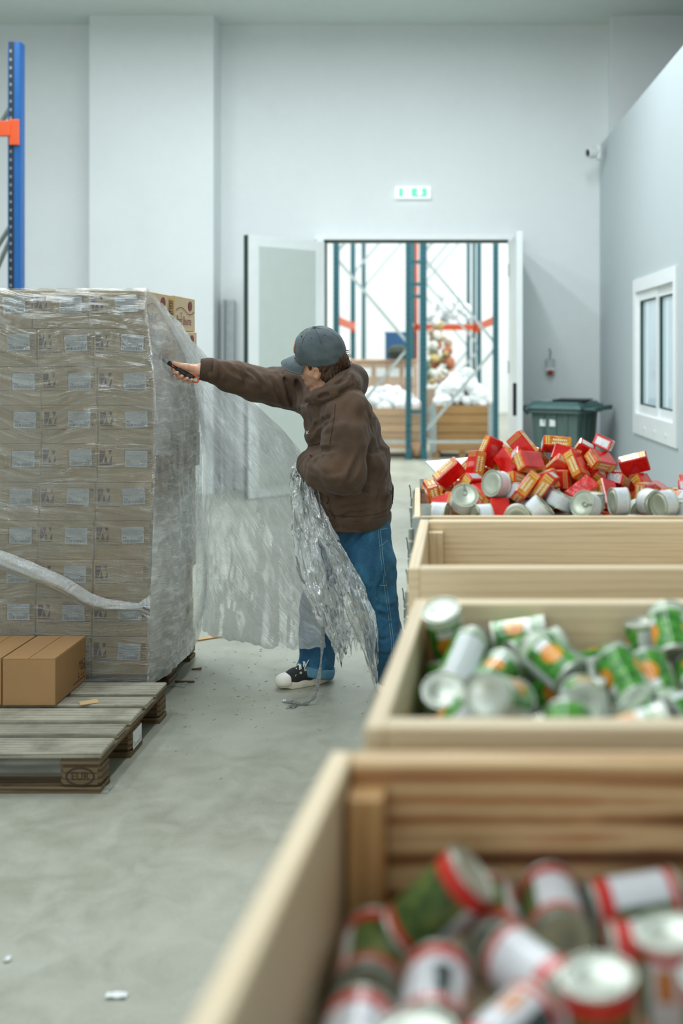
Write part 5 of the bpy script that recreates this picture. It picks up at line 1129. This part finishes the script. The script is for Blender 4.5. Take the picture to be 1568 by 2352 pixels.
# ------------------------------------------------------------------ shoes
def shoe(tp, hp, an):
    d_ = (tp - hp); L = d_.length; d_ = d_.normalized(); sd = Vector((0, 0, 1)).cross(d_); Mx = Matrix((d_, sd, Vector((0, 0, 1)))).transposed()
    def sp(x, y, z): return hp + Mx @ Vector((x * L, y, z))
    lo = [min(tp[k], hp[k]) - .07 for k in range(2)] + [-.01]; hi = [max(tp[k], hp[k]) + .07 for k in range(2)] + [.17]
    Up_ = Field(lo, hi, .0035)
    Up_.chain([sp(.15, 0, .06), sp(.42, 0, .055), sp(.68, 0, .042), sp(.86, 0, .032)], [.040, .041, .040, .034], .02); Up_.cap(sp(.14, 0, .06), sp(.2, 0, .13), .038, .043, .02); Up_.cap(sp(.30, 0, .085), sp(.5, 0, .06), .035, .03, .02)
    Up_.plane(sp(0, 0, .012), (0, 0, -1)); Up_.plane(sp(0, 0, .125), (0, 0, 1)); sh = Up_.mesh('shoe', M['canvas_black'], person)
    b = MB(); n = 40; out = []
    for j in range(n):
        a = 2 * PI * j / n; x = .5 + .5 * math.cos(a); y = math.sin(a) * (.040 + .010 * math.cos(a) * (1 if math.cos(a) > -.2 else .2)) * (1 - .10 * math.exp(-((x - .4) / .2) ** 2))
        out.append((x, y * (1.06 if True else 1)))
    prof = [(1.0, .001), (1.03, .004), (1.03, .030), (1.0, .034), (.93, .034)]
    for (sc, z) in prof:
        for (x, y) in out: b.v.append(sp(.5 + (x - .5) * sc, y * sc, z + (.006 if x > .85 else 0)))
    for k in range(len(prof) - 1):
        for j in range(n): b.face((k * n + j, k * n + (j + 1) % n, (k + 1) * n + (j + 1) % n, (k + 1) * n + j))
    b.face([n - 1 - j for j in range(n)]); b.obj('sole', M['sole_white'], sh, smooth=True)
    Tc = Field(lo, hi, .0035); Tc.ell(sp(.85, 0, .034), (.053, .047, .036), Mx, .004); Tc.plane(sp(.80, 0, .03), -d_); Tc.plane(sp(0, 0, .02), (0, 0, -1)); Tc.mesh('toe_cap', M['rubber_toe'], sh)
    b = MB()
    for k in range(5):
        x = .70 - .085 * k; z = .068 + .0125 * k
        b.tube([sp(x, .026, z), sp(x - .02, .012, z + .014), sp(x - .04, -.012, z + .016), sp(x - .03, -.028, z + .004)], .0032, 6); b.tube([sp(x, -.026, z), sp(x - .02, -.010, z + .015), sp(x - .04, .012, z + .017), sp(x - .03, .028, z + .004)], .0032, 6)
    for s_ in (1, -1): b.tube([sp(.36, s_ * .012, .128), sp(.46, s_ * .034, .118), sp(.54, s_ * .040, .088), sp(.46, s_ * .044, .076), sp(.38, s_ * .03, .11)], .0026, 6)
    b.obj('shoe_lace', M['lace_white'], sh, smooth=True)
    b = MB()
    for s_ in (1, -1):
        for (x, z) in ((.70, .060), (.61, .070), (.52, .080), (.42, .05), (.33, .052)): b.lathe([(.006, -.002), (.006, .003), (.003, .003)], 10, (Mx @ Vector((0, s_, .35))).to_track_quat('Z', 'Y').to_matrix(), sp(x, s_ * (.040 if x < .5 else .037), z))
    b.obj('eyelets', M['tin'], sh)
    return sh
shoe(toeF, heelF, ankF); shoe(toeN, heelN, ankN)
# ------------------------------------------------------------------ the cutter in the right hand
A_, B_ = at(449, 871, 4.762), at(386, 833, 4.764); ax = (B_ - A_).normalized(); Lk = (B_ - A_).length
kn = thing('utility_knife', 'black utility knife with orange end held in the right hand', 'knife', A_)
side = Vector((0, 1, 0)); up2 = side.cross(ax).normalized() * -1; km = Matrix((ax, side, up2)).transposed()
b = MB()
for (x0, x1, hh) in ((.012, .05, .022), (.05, .10, .020), (.10, Lk, .021)): b.box(km @ Vector(((x0 + x1) / 2, 0, .002 * math.sin(x0 * 40))), (x1 - x0 + .004, .014, hh), km, .004)
b.obj('handle', M['black'], kn)
b = MB(); b.tube([km @ Vector(p) for p in ((.02, 0, -.012), (.0, 0, -.013), (-.014, 0, -.004), (-.014, 0, .008), (.002, 0, .015), (.022, 0, .013))], .0045, 8); b.obj('handle_ring', M['rack_orange'], kn, smooth=True)
b = MB(); b.box(km @ Vector((.118, -.008, .0)), (.012, .003, .008), km, .001); b.obj('slider', M['rack_orange'], kn)
b = MB(); b.box(km @ Vector((Lk + .010, 0, .0)), (.024, .005, .017), km, .001); b.obj('blade_guard', M['galv_light'], kn)
b = MB(); b.box(km @ Vector((Lk + .026, 0, .001)), (.016, .0012, .011), km, .0004); b.obj('blade', M['tin'], kn)
# ------------------------------------------------------------------ stretch film
def film_mat(name, haze, amp, scale, rough=.14, bump=.6, tint=(246, 250, 250), gloss=1.0, tilt=0.0, fine=1.0, bd=.012, glint=.05, wobble=.16, through=.45):
    q = N(name); nt = q.t; v0 = q.co('UV'); 
    wob = q.noise(v0, 3.0, 3, .6); cx = q.n('ShaderNodeCombineXYZ'); q.l(q.math('MULTIPLY', q.math('SUBTRACT', wob, .5), wobble), cx.inputs[1])
    va = q.n('ShaderNodeVectorMath', operation='ADD'); q.l(v0, va.inputs[0]); q.l(cx.outputs[0], va.inputs[1])
    mp = q.n('ShaderNodeMapping'); mp.inputs['Scale'].default_value = scale + (1,); mp.inputs['Rotation'].default_value = (0, 0, tilt); q.l(va.outputs[0], mp.inputs[0])
    m2 = q.n('ShaderNodeMapping'); m2.inputs['Scale'].default_value = (scale[0] * 2.2, scale[1] * 3.5, 1); m2.inputs['Rotation'].default_value = (0, 0, tilt * 1.6 + .05); q.l(va.outputs[0], m2.inputs[0])
    n1 = q.noise(mp.outputs[0], 1, 5, .6, .4); n2 = q.noise(m2.outputs[0], 1, 4, .65, .8); n3 = q.noise(v0, 2.3, 3, .5)
    h = q.math('ADD', q.math('MULTIPLY', n1, .6), q.math('MULTIPLY', n2, .4 * fine))
    bp = q.n('ShaderNodeBump', i_Strength=bump, i_Distance=bd); q.l(h, bp.inputs['Height'])
    st = q.ramp(n1, [(.52, 0.0), (.74, 1.0)]); st2 = q.ramp(n2, [(.55, 0.0), (.72, 1.0)]); lo = q.ramp(n3, [(.35, .35), (.65, 1.25)])
    a = q.math('ADD', q.math('MULTIPLY', lo, haze), q.math('MULTIPLY', q.math('ADD', q.math('MULTIPLY', st, .7), q.math('MULTIPLY', st2, .5)), amp)); q.math('MINIMUM', a, 1)
    tr = q.n('ShaderNodeBsdfTransparent'); df = q.n('ShaderNodeBsdfDiffuse'); tl = q.n('ShaderNodeBsdfTranslucent'); gl = q.n('ShaderNodeBsdfAnisotropic') if False else q.n('ShaderNodeBsdfGlossy')
    for n_ in (df, tl): n_.inputs['Color'].default_value = lin(tint); q.l(bp.outputs[0], n_.inputs['Normal'])
    tr.inputs['Color'].default_value = (.97, .985, .98, 1); gl.inputs['Roughness'].default_value = rough; gl.inputs['Color'].default_value = (.95, .97, .97, 1); q.l(bp.outputs[0], gl.inputs['Normal'])
    w = q.n('ShaderNodeMixShader'); w.inputs[0].default_value = through; q.l(df.outputs[0], w.inputs[1]); q.l(tl.outputs[0], w.inputs[2])
    m1 = q.n('ShaderNodeMixShader'); q.l(a, m1.inputs[0]); q.l(tr.outputs[0], m1.inputs[1]); q.l(w.outputs[0], m1.inputs[2])
    fr_ = q.n('ShaderNodeFresnel', i_IOR=1.5); q.l(bp.outputs[0], fr_.inputs['Normal'])
    m2_ = q.n('ShaderNodeMixShader'); q.l(q.math('MINIMUM', q.math('MULTIPLY', q.math('ADD', q.math('ADD', fr_.outputs[0], .04), q.math('MULTIPLY', q.math('ADD', st, st2), glint)), gloss), .85), m2_.inputs[0]); q.l(m1.outputs[0], m2_.inputs[1]); q.l(gl.outputs[0], m2_.inputs[2])
    q.l(m2_.outputs[0], q.out.inputs[0]); M[name] = q.m
film_mat('film_tight', .015, .26, (2.4, 90), .07, 1.0, gloss=1.9, tilt=.12, bd=.028, glint=.10, wobble=.08, through=.15)
film_mat('film_side', .62, .6, (6, 34), .22, .8, gloss=.7, tilt=.5, through=.15)
film_mat('film_sheet', .50, .46, (3.2, 34), .26, .8, gloss=.55, tilt=.12)
film_mat('film_bunch', .46, .75, (14, 5), .16, .9, gloss=.9, tilt=1.2, glint=.02)
film_mat('film_rope', .55, .4, (3, 60), .2, .8, gloss=1.2)
def vnoise(seed, nu, nv):
    """Smooth value noise on the unit square with nu x nv cells."""
    g = np.random.RandomState(seed).uniform(-1, 1, (nu + 3, nv + 3))
    def f(u, v):
        a, b = np.clip(u, 0, 1) * nu, np.clip(v, 0, 1) * nv; i, j = np.floor(a).astype(int), np.floor(b).astype(int); s, t = a - i, b - j; s = s * s * (3 - 2 * s); t = t * t * (3 - 2 * t)
        return (g[i, j] * (1 - s) + g[i + 1, j] * s) * (1 - t) + (g[i, j + 1] * (1 - s) + g[i + 1, j + 1] * s) * t
    return f
def grid_obj(name, P, UV, mat, parent):
    nu, nv = P.shape[:2]; me = bpy.data.meshes.new(name); idx = np.arange(nu * nv).reshape(nu, nv)
    F = np.stack([idx[:-1, :-1], idx[1:, :-1], idx[1:, 1:], idx[:-1, 1:]], -1).reshape(-1, 4)
    me.vertices.add(nu * nv); me.vertices.foreach_set('co', P.reshape(-1, 3).astype(np.float32).ravel()); me.loops.add(F.size); me.loops.foreach_set('vertex_index', F.ravel().astype(np.int32))
    me.polygons.add(len(F)); me.polygons.foreach_set('loop_start', np.arange(0, F.size, 4, dtype=np.int32)); me.update(calc_edges=True)
    u = me.uv_layers.new(name='UVMap'); u.data.foreach_set('uv', UV.reshape(-1, 2)[F.ravel()].astype(np.float32).ravel())
    me.polygons.foreach_set('use_smooth', [True] * len(me.polygons)); me.materials.append(mat); o = link(name, me, parent); return o
def curve(pts, n):
    """Smooth interpolation of points (Catmull-Rom), n samples."""
    p = np.array(pts, float); k = len(p); q = np.vstack([2 * p[0] - p[1], p, 2 * p[-1] - p[-2]]); t = np.linspace(0, k - 1 - 1e-6, n); i = t.astype(int); f = (t - i)[:, None]
    a, b, c, d = q[i], q[i + 1], q[i + 2], q[i + 3]
    return .5 * (2 * b + (c - a) * f + (2 * a - 5 * b + 4 * c - d) * f ** 2 + (3 * b - a - 3 * c + d) * f ** 3)
film = thing('stretch_film', 'clear stretch film round the carton stack, pulled out in a wide sheet to the person', 'plastic film', (-1.9, 4.97, .12))
FO = Vector(film.location)
def FP(P): return P - np.array(FO)[None, None, :]
# tight wrap over the front face, following each row's corner
zs = np.linspace(.105, 1.842, 300); us = np.linspace(0, 1, 220); rows_z = [.1445 + BH * (9.5 - r_) for r_ in range(10)][::-1]; rows_x = [(row_x[9 - r_] - PX) / FPX * 4.58 for r_ in range(10)]
cx_ = np.interp(zs, rows_z, rows_x) + .012; U, Z = np.meshgrid(us, zs, indexing='ij')
n1, n2, n3 = vnoise(1, 5, 46), vnoise(2, 14, 120), vnoise(3, 4, 9); sh = Z + .05 * (n3(U, (Z - .1) / 1.75)) + .10 * U
vv = (sh - .05) / 2.0
Y = 4.5690 - .0045 * (1 + n1(U, vv)) - .0034 * (1 + n2(U, vv)) - .010 * np.clip((.16 - Z) / .06, 0, 1)
X = -2.42 + (cx_[None, :] + 2.42) * U
P = np.stack([X, Y, Z], -1); P[-1, :, 1] = 4.5715
grid_obj('front_wrap', FP(P), np.stack([X, sh], -1), M['film_tight'], film)
# looser wrap on the side face
ys = np.linspace(0, 1, 110); W_, Z = np.meshgrid(ys, np.linspace(0, 1, 220), indexing='ij'); ztop = 1.842 - .30 * np.clip(W_ * 1.1, 0, 1); Zz = .105 + .10 * (W_ > 2) + (ztop - .105) * Z
n1, n2, n3 = vnoise(11, 9, 7), vnoise(12, 26, 30), vnoise(13, 60, 80)
base = np.interp(Zz, rows_z, rows_x) + .014 + .012 * np.clip(W_ * 6, 0, 1); bul = .030 * np.sin(PI * W_) + .05 * W_ * np.exp(-((Zz - .42) / .22) ** 2)
X = base + bul + .007 * n1(W_, Z) + .005 * n2(W_, Z) + .0025 * n3(W_, Z); Yy = 4.5715 + .765 * W_; X -= .055 * np.exp(-((Yy - 4.77) / .085) ** 2 - ((Zz - 1.52) / .07) ** 2); P = np.stack([X, Yy, Zz], -1); P[0, :, 0] = np.interp(Zz[0], zs, cx_)
grid_obj('side_wrap', FP(P), np.stack([Yy, Zz], -1), M['film_side'], film)
# the pulled sheet: a Coons patch between four edge curves
def px3(l): return [tuple(at(*p)) for p in l]
nu, nv = 200, 190
T_ = curve(px3([(338, 667, 4.572), (395, 735, 4.72), (470, 812, 4.92), (560, 905, 5.03), (640, 978, 4.98), (690, 1036, 4.86)]), nu)
Bt = curve(px3([(462, 1440, 5.36), (480, 1463, 5.22), (560, 1474, 5.08), (660, 1486, 4.88), (748, 1487, 4.80)]), nu)
Lf_ = curve(px3([(338, 667, 4.572), (400, 780, 4.86), (440, 890, 5.10), (464, 1010, 5.36), (465, 1200, 5.36), (462, 1440, 5.36)]), nv)
Rr = curve(px3([(690, 1036, 4.84), (694, 1090, 4.83), (712, 1250, 4.80), (735, 1400, 4.78), (748, 1487, 4.80)]), nv)
u = np.linspace(0, 1, nu)[:, None, None]; v = np.linspace(0, 1, nv)[None, :, None]
P = (1 - v) * T_[:, None] + v * Bt[:, None] + (1 - u) * Lf_[None] + u * Rr[None] - ((1 - u) * (1 - v) * T_[0] + u * (1 - v) * T_[-1] + (1 - u) * v * Bt[0] + u * v * Bt[-1])
U, V = u[:, :, 0] + 0 * v[:, :, 0], v[:, :, 0] + 0 * u[:, :, 0]; env = np.sin(PI * np.clip(U, 0, 1)) ** .6 * np.clip(V * 8, 0, 1)
n1, n2, n3, n4 = vnoise(21, 3, 7), vnoise(22, 7, 20), vnoise(23, 16, 46), vnoise(24, 50, 70)
q_ = np.clip(V + .10 * n1(U, V), 0, 1)
D = .045 * n1(U, V) + .012 * n2(U * .8 + .1, q_) + .007 * n3(U, q_) + .0025 * n4(U, V)
P[:, :, 1] += D * env + .06 * np.sin(PI * V) * np.sin(PI * U); P[:, :, 2] += (.012 * n2(q_, U) + .004 * n3(q_, U)) * env; P[:, :, 0] += .010 * n2(1 - U, V) * env
edge = .010 * np.sin(40 * U) * np.clip(1 - V * 14, 0, 1) * np.sin(PI * U); P[:, :, 1] += edge
uvw = np.stack([U * 1.0, V * 1.4 - U * .35], -1)
grid_obj('pulled_sheet', FP(P), uvw, M['film_sheet'], film)
# crumpled lengths gathered at the hand
def ribbon(name, ctr, wid, seed, mat, nu=60, nv=170, crumple=.018, sag=0.0):
    c = curve(px3(ctr), nv); w = np.interp(np.linspace(0, 1, nv), np.linspace(0, 1, len(wid)), wid) / FPX * 4.7
    U, V = np.meshgrid(np.linspace(-1, 1, nu), np.linspace(0, 1, nv), indexing='ij'); P = np.repeat(c[None], nu, 0).copy(); t = np.gradient(c, axis=0); t /= np.linalg.norm(t, axis=1)[:, None]; side = np.stack([t[:, 2], 0 * t[:, 0], -t[:, 0]], 1); side[side[:, 0] < 0] *= -1
    a, b_, d = vnoise(seed, 6, 6), vnoise(seed + 1, 13, 13), vnoise(seed + 2, 26, 46); uu = U * .5 + .5
    off = U * w[None] * (1 + .25 * a(uu * 0 + .3, V)) * .5; P += off[:, :, None] * side[None]
    P[:, :, 1] += crumple * (1.6 * a(uu, V) + b_(uu, V) + .4 * d(uu, V)) * np.clip(w / .03, .3, 1)[None] - .03 * np.cos(U * PI * .5) * np.clip(w / .1, 0, 1)[None]; P[:, :, 0] += crumple * .5 * (b_(1 - uu, V) + .4 * d(1 - uu, V)); P[:, :, 2] += crumple * .35 * d(uu, 1 - V)
    tip = V > .93; P[:, :, 2] += np.where(tip, .05 * b_(uu, uu) * (V - .93) / .07, 0)
    return grid_obj(name, FP(P), np.stack([uu * .2 + seed, V * .9], -1), M[mat], film)
ribbon('gathered_drape', [(692, 1060, 4.80), (696, 1130, 4.76), (706, 1220, 4.73), (733, 1330, 4.71), (765, 1430, 4.70), (788, 1508, 4.70)], [26, 62, 64, 66, 78, 74, 60, 22], 41, 'film_bunch')
ribbon('gathered_drape', [(704, 1075, 4.77), (728, 1165, 4.66), (757, 1235, 4.59), (792, 1310, 4.57), (815, 1380, 4.57), (842, 1460, 4.58), (862, 1560, 4.60)], [30, 46, 40, 34, 44, 58, 60, 36, 8], 51, 'film_bunch', crumple=.013)
ribbon('gathered_drape', [(700, 1090, 4.80), (722, 1200, 4.76), (760, 1320, 4.73), (790, 1420, 4.71), (805, 1480, 4.70)], [30, 60, 66, 80, 90, 74], 61, 'film_sheet', crumple=.016)
# a bundled length slanting across the front of the stack
ribbon('film_band', [(-185, 1225, 4.55), (-60, 1264, 4.545), (60, 1308, 4.545), (150, 1347, 4.547), (215, 1384, 4.549), (280, 1392, 4.551), (345, 1396, 4.552)], [20, 44, 46, 40, 34, 24, 12], 71, 'film_rope', 16, 120, .0025)
b = MB(); pts = [tuple(Vector(p) - FO) for p in curve(px3([(735, 1375, 4.72), (741, 1425, 4.70), (739, 1500, 4.66), (729, 1575, 4.63), (722, 1600, 4.62), (708, 1613, 4.62), (690, 1619, 4.618), (668, 1624, 4.60)]), 40)]
for p in (pts[-1], pts[-2], pts[-3]): pass
b.tube(pts, [.007 + .003 * math.sin(k * .9) for k in range(36)] + [.005] * 4, 7)
for (e0, e1) in (((690, 1618.5, 4.62), (652, 1612, 4.655)), ((672, 1622, 4.605), (655, 1632, 4.565)), ((680, 1620, 4.61), (668, 1634, 4.56))): b.tube([at(*e0) - FO + Vector((0, 0, .002)), (at(*e0) + at(*e1)) / 2 - FO + Vector((0, 0, .006)), at(*e1) - FO], [.006, .008, .003], 6)
b.obj('trailing_strand', M['film_rope'], film, smooth=True)
b = MB(); c0 = at(828, 1400, 4.56) - FO; b.tube([c0 + Vector((.030 * math.cos(a), .004 * math.sin(3 * a), .030 * math.sin(a) + .004 * math.sin(5 * a))) for a in np.linspace(-.6, 5.4, 26)], [.008 + .002 * math.sin(k) for k in range(26)], 7); b.obj('film_loop', M['film_bunch'], film, smooth=True)
# ------------------------------------------------------------------ litter on the floor
g = random.Random(77); b = MB()
for k in range(240):
    x, y = (g.gauss(-1.05, .32), g.gauss(5.0, .45)) if k < 170 else (g.uniform(-1.6, .0), g.uniform(3.6, 6.6))
    if x < -1.36 and 4.5 < y < 5.4 or x < -1.28 and y < 4.55: continue
    l, w = g.uniform(.003, .016), g.uniform(.0015, .004); b.box((x, y, .0015), (l, w, .0018), Matrix.Rotation(g.uniform(0, 3), 3, 'Z'), 0, k % 3)
o = b.obj('floor_litter', [M['pallet_grey'], M['carton'], M['concrete']]); tag(o, 'wood and paper crumbs scattered on the concrete beside the stack', 'litter'); o['kind'] = 'stuff'
def splinter(p, q_, w, label, mat='pallet_brown', name='wood_splinter', cat='splinter'):
    b = MB(); b.bar(at(*p) + Vector((0, 0, .005)), at(*q_) + Vector((0, 0, .005)), w, .007, .001); o = b.obj(name, M[mat]); tag(o, label, cat)
def fl(x, y): return (x, y, EYE * FPX / (y - PY))
splinter(fl(452, 1472), fl(508, 1463), .028, 'long pale wood splinter on the floor behind the wrapped stack', 'pine_orange')
splinter(fl(402, 1567), fl(446, 1568), .010, 'thin dark wood splinter on the floor beside the rear pallet')
splinter(fl(440, 1539), fl(463, 1538), .009, 'short dark wood splinter on the floor right of the rear pallet')
def scrap(c, s, label, mat, seed):
    g = random.Random(seed); b = MB(); n = 6; p0 = at(*c)
    for i in range(n + 1):
        for j in range(n + 1): b.v.append(p0 + Vector(((i / n - .5) * s[0], (j / n - .5) * s[1], .003 + g.uniform(0, .006))))
    for i in range(n):
        for j in range(n): a = i * (n + 1) + j; b.face((a, a + n + 1, a + n + 2, a + 1))
    tag(b.obj('film_scrap', M[mat], smooth=True), label, 'scrap')
scrap(fl(410, 1575), (.07, .05), 'crumpled clear film scrap on the floor beside the rear pallet', 'film_rope', 1)
scrap(fl(238, 1815), (.05, .06), 'white film curl on the floor at the near pallet corner', 'film_rope', 2)
scrap(fl(652, 1612), (.014, .018), 'tiny white scrap on the floor in front of the shoe', 'paper', 3)
scrap(fl(18, 2206), (.014, .02), 'small white crumb on the bare floor at the lower left', 'paper', 4)
scrap(fl(268, 2290), (.05, .02), 'pale curled shaving on the bare floor at the bottom', 'paper', 5)
p = at(204, 1613, 1.404 * FPX / (1613 - PY)); b = MB(); b.box((p.x, p.y, .1462), (.07, .045, .003), Matrix.Rotation(.5, 3, 'Z')); tag(b.obj('card_scrap', M['carton']), 'small cardboard scrap lying on the empty pallet', 'scrap')
# ------------------------------------------------------------------ saying which packet and which tin is which
bpy.context.view_layer.update(); dg = bpy.context.evaluated_depsgraph_get(); eye = Vector((0, 0, EYE))
NTH = ('first', 'second', 'third', 'fourth', 'fifth', 'sixth', 'seventh', 'eighth', 'ninth', 'tenth', 'eleventh', 'twelfth', 'thirteenth', 'fourteenth', 'fifteenth', 'sixteenth', 'seventeenth', 'eighteenth', 'nineteenth', 'twentieth') + tuple('twenty-' + w for w in ('first', 'second', 'third', 'fourth', 'fifth', 'sixth', 'seventh', 'eighth', 'ninth'))
def seen(o):
    n = 0; mw = o.matrix_world; me = o.data; ps = [mw @ (sum((Vector(c) for c in o.bound_box), Vector()) / 8)]
    step = max(1, len(me.vertices) // 26); ps += [mw @ me.vertices[i].co for i in range(0, len(me.vertices), step)]; ids = {o.name} | {c.name for c in o.children}
    for p in ps:
        d = p - eye; L = d.length; d.normalize(); x, y = PX + p.x / p.y * FPX, PY - (p.z - EYE) / p.y * FPX
        if not (0 < x < 1568 and 0 < y < 2352): continue
        hit, loc, nr, i, ob, m = S.ray_cast(dg, eye, d, distance=L + .01)
        if hit and ob.name in ids: n += 1
    return n
def posn(o): p = o.matrix_world.translation; return PX + p.x / p.y * FPX, PY - (p.z - EYE) / p.y * FPX
def describe(key, tiers, what, look, hidden, hgroup):
    vis, rest = [], []
    for o in piles[key]: (vis if seen(o) >= 2 else rest).append(o)
    vis.sort(key=lambda o: posn(o)[1]); n = len(vis); k = max(1, math.ceil(n / len(tiers)))
    for t, nm in enumerate(tiers):
        row = sorted(vis[t * k:(t + 1) * k], key=lambda o: posn(o)[0])
        for i, o in enumerate(row): o['label'] = what + look(o) + ', %s from the left in the %s' % (NTH[i], nm)
    for o in rest: o['label'] = hidden; o['group'] = hgroup
def red_look(o):
    d = (eye - o.matrix_world.translation).normalized(); m = o.matrix_world.to_3x3(); best = max((((m @ Vector(a)).dot(d)), nm) for a, nm in (((0, 0, 1), ' red face out'), ((0, 0, -1), ' red face out'), ((0, 1, 0), ' orange side out'), ((0, -1, 0), ' orange side out'), ((1, 0, 0), ' foil end out'), ((-1, 0, 0), ' orange end out')))
    return best[1]
def can_look(o):
    a = (o.matrix_world.to_3x3() @ Vector((0, 0, 1))); d = (eye - o.matrix_world.translation).normalized()
    return ' lid out' if abs(a.dot(d)) > .75 else (' upright' if abs(a.z) > .8 else (' tilted' if abs(a.z) > .35 else ' lying'))
describe('red', ('top tier', 'second tier', 'third tier', 'fourth tier', 'lowest tier'), 'red packet', red_look, 'red packet buried out of sight inside the heap', 'buried red packets')
describe('tuna', ('back row', 'front row'), 'shallow white tin', can_look, 'shallow white tin buried out of sight among the packets', 'buried shallow tins')
describe('green', ('back row of the bin', 'middle row of the bin', 'front row of the bin'), 'green tin', can_look, 'green tin buried out of sight under the other tins', 'buried green tins')
describe('jar', ('back row of the nearest bin', 'front row of the nearest bin'), 'red tin', can_look, 'red white tin buried or out of frame in the nearest bin', 'buried red white tins')
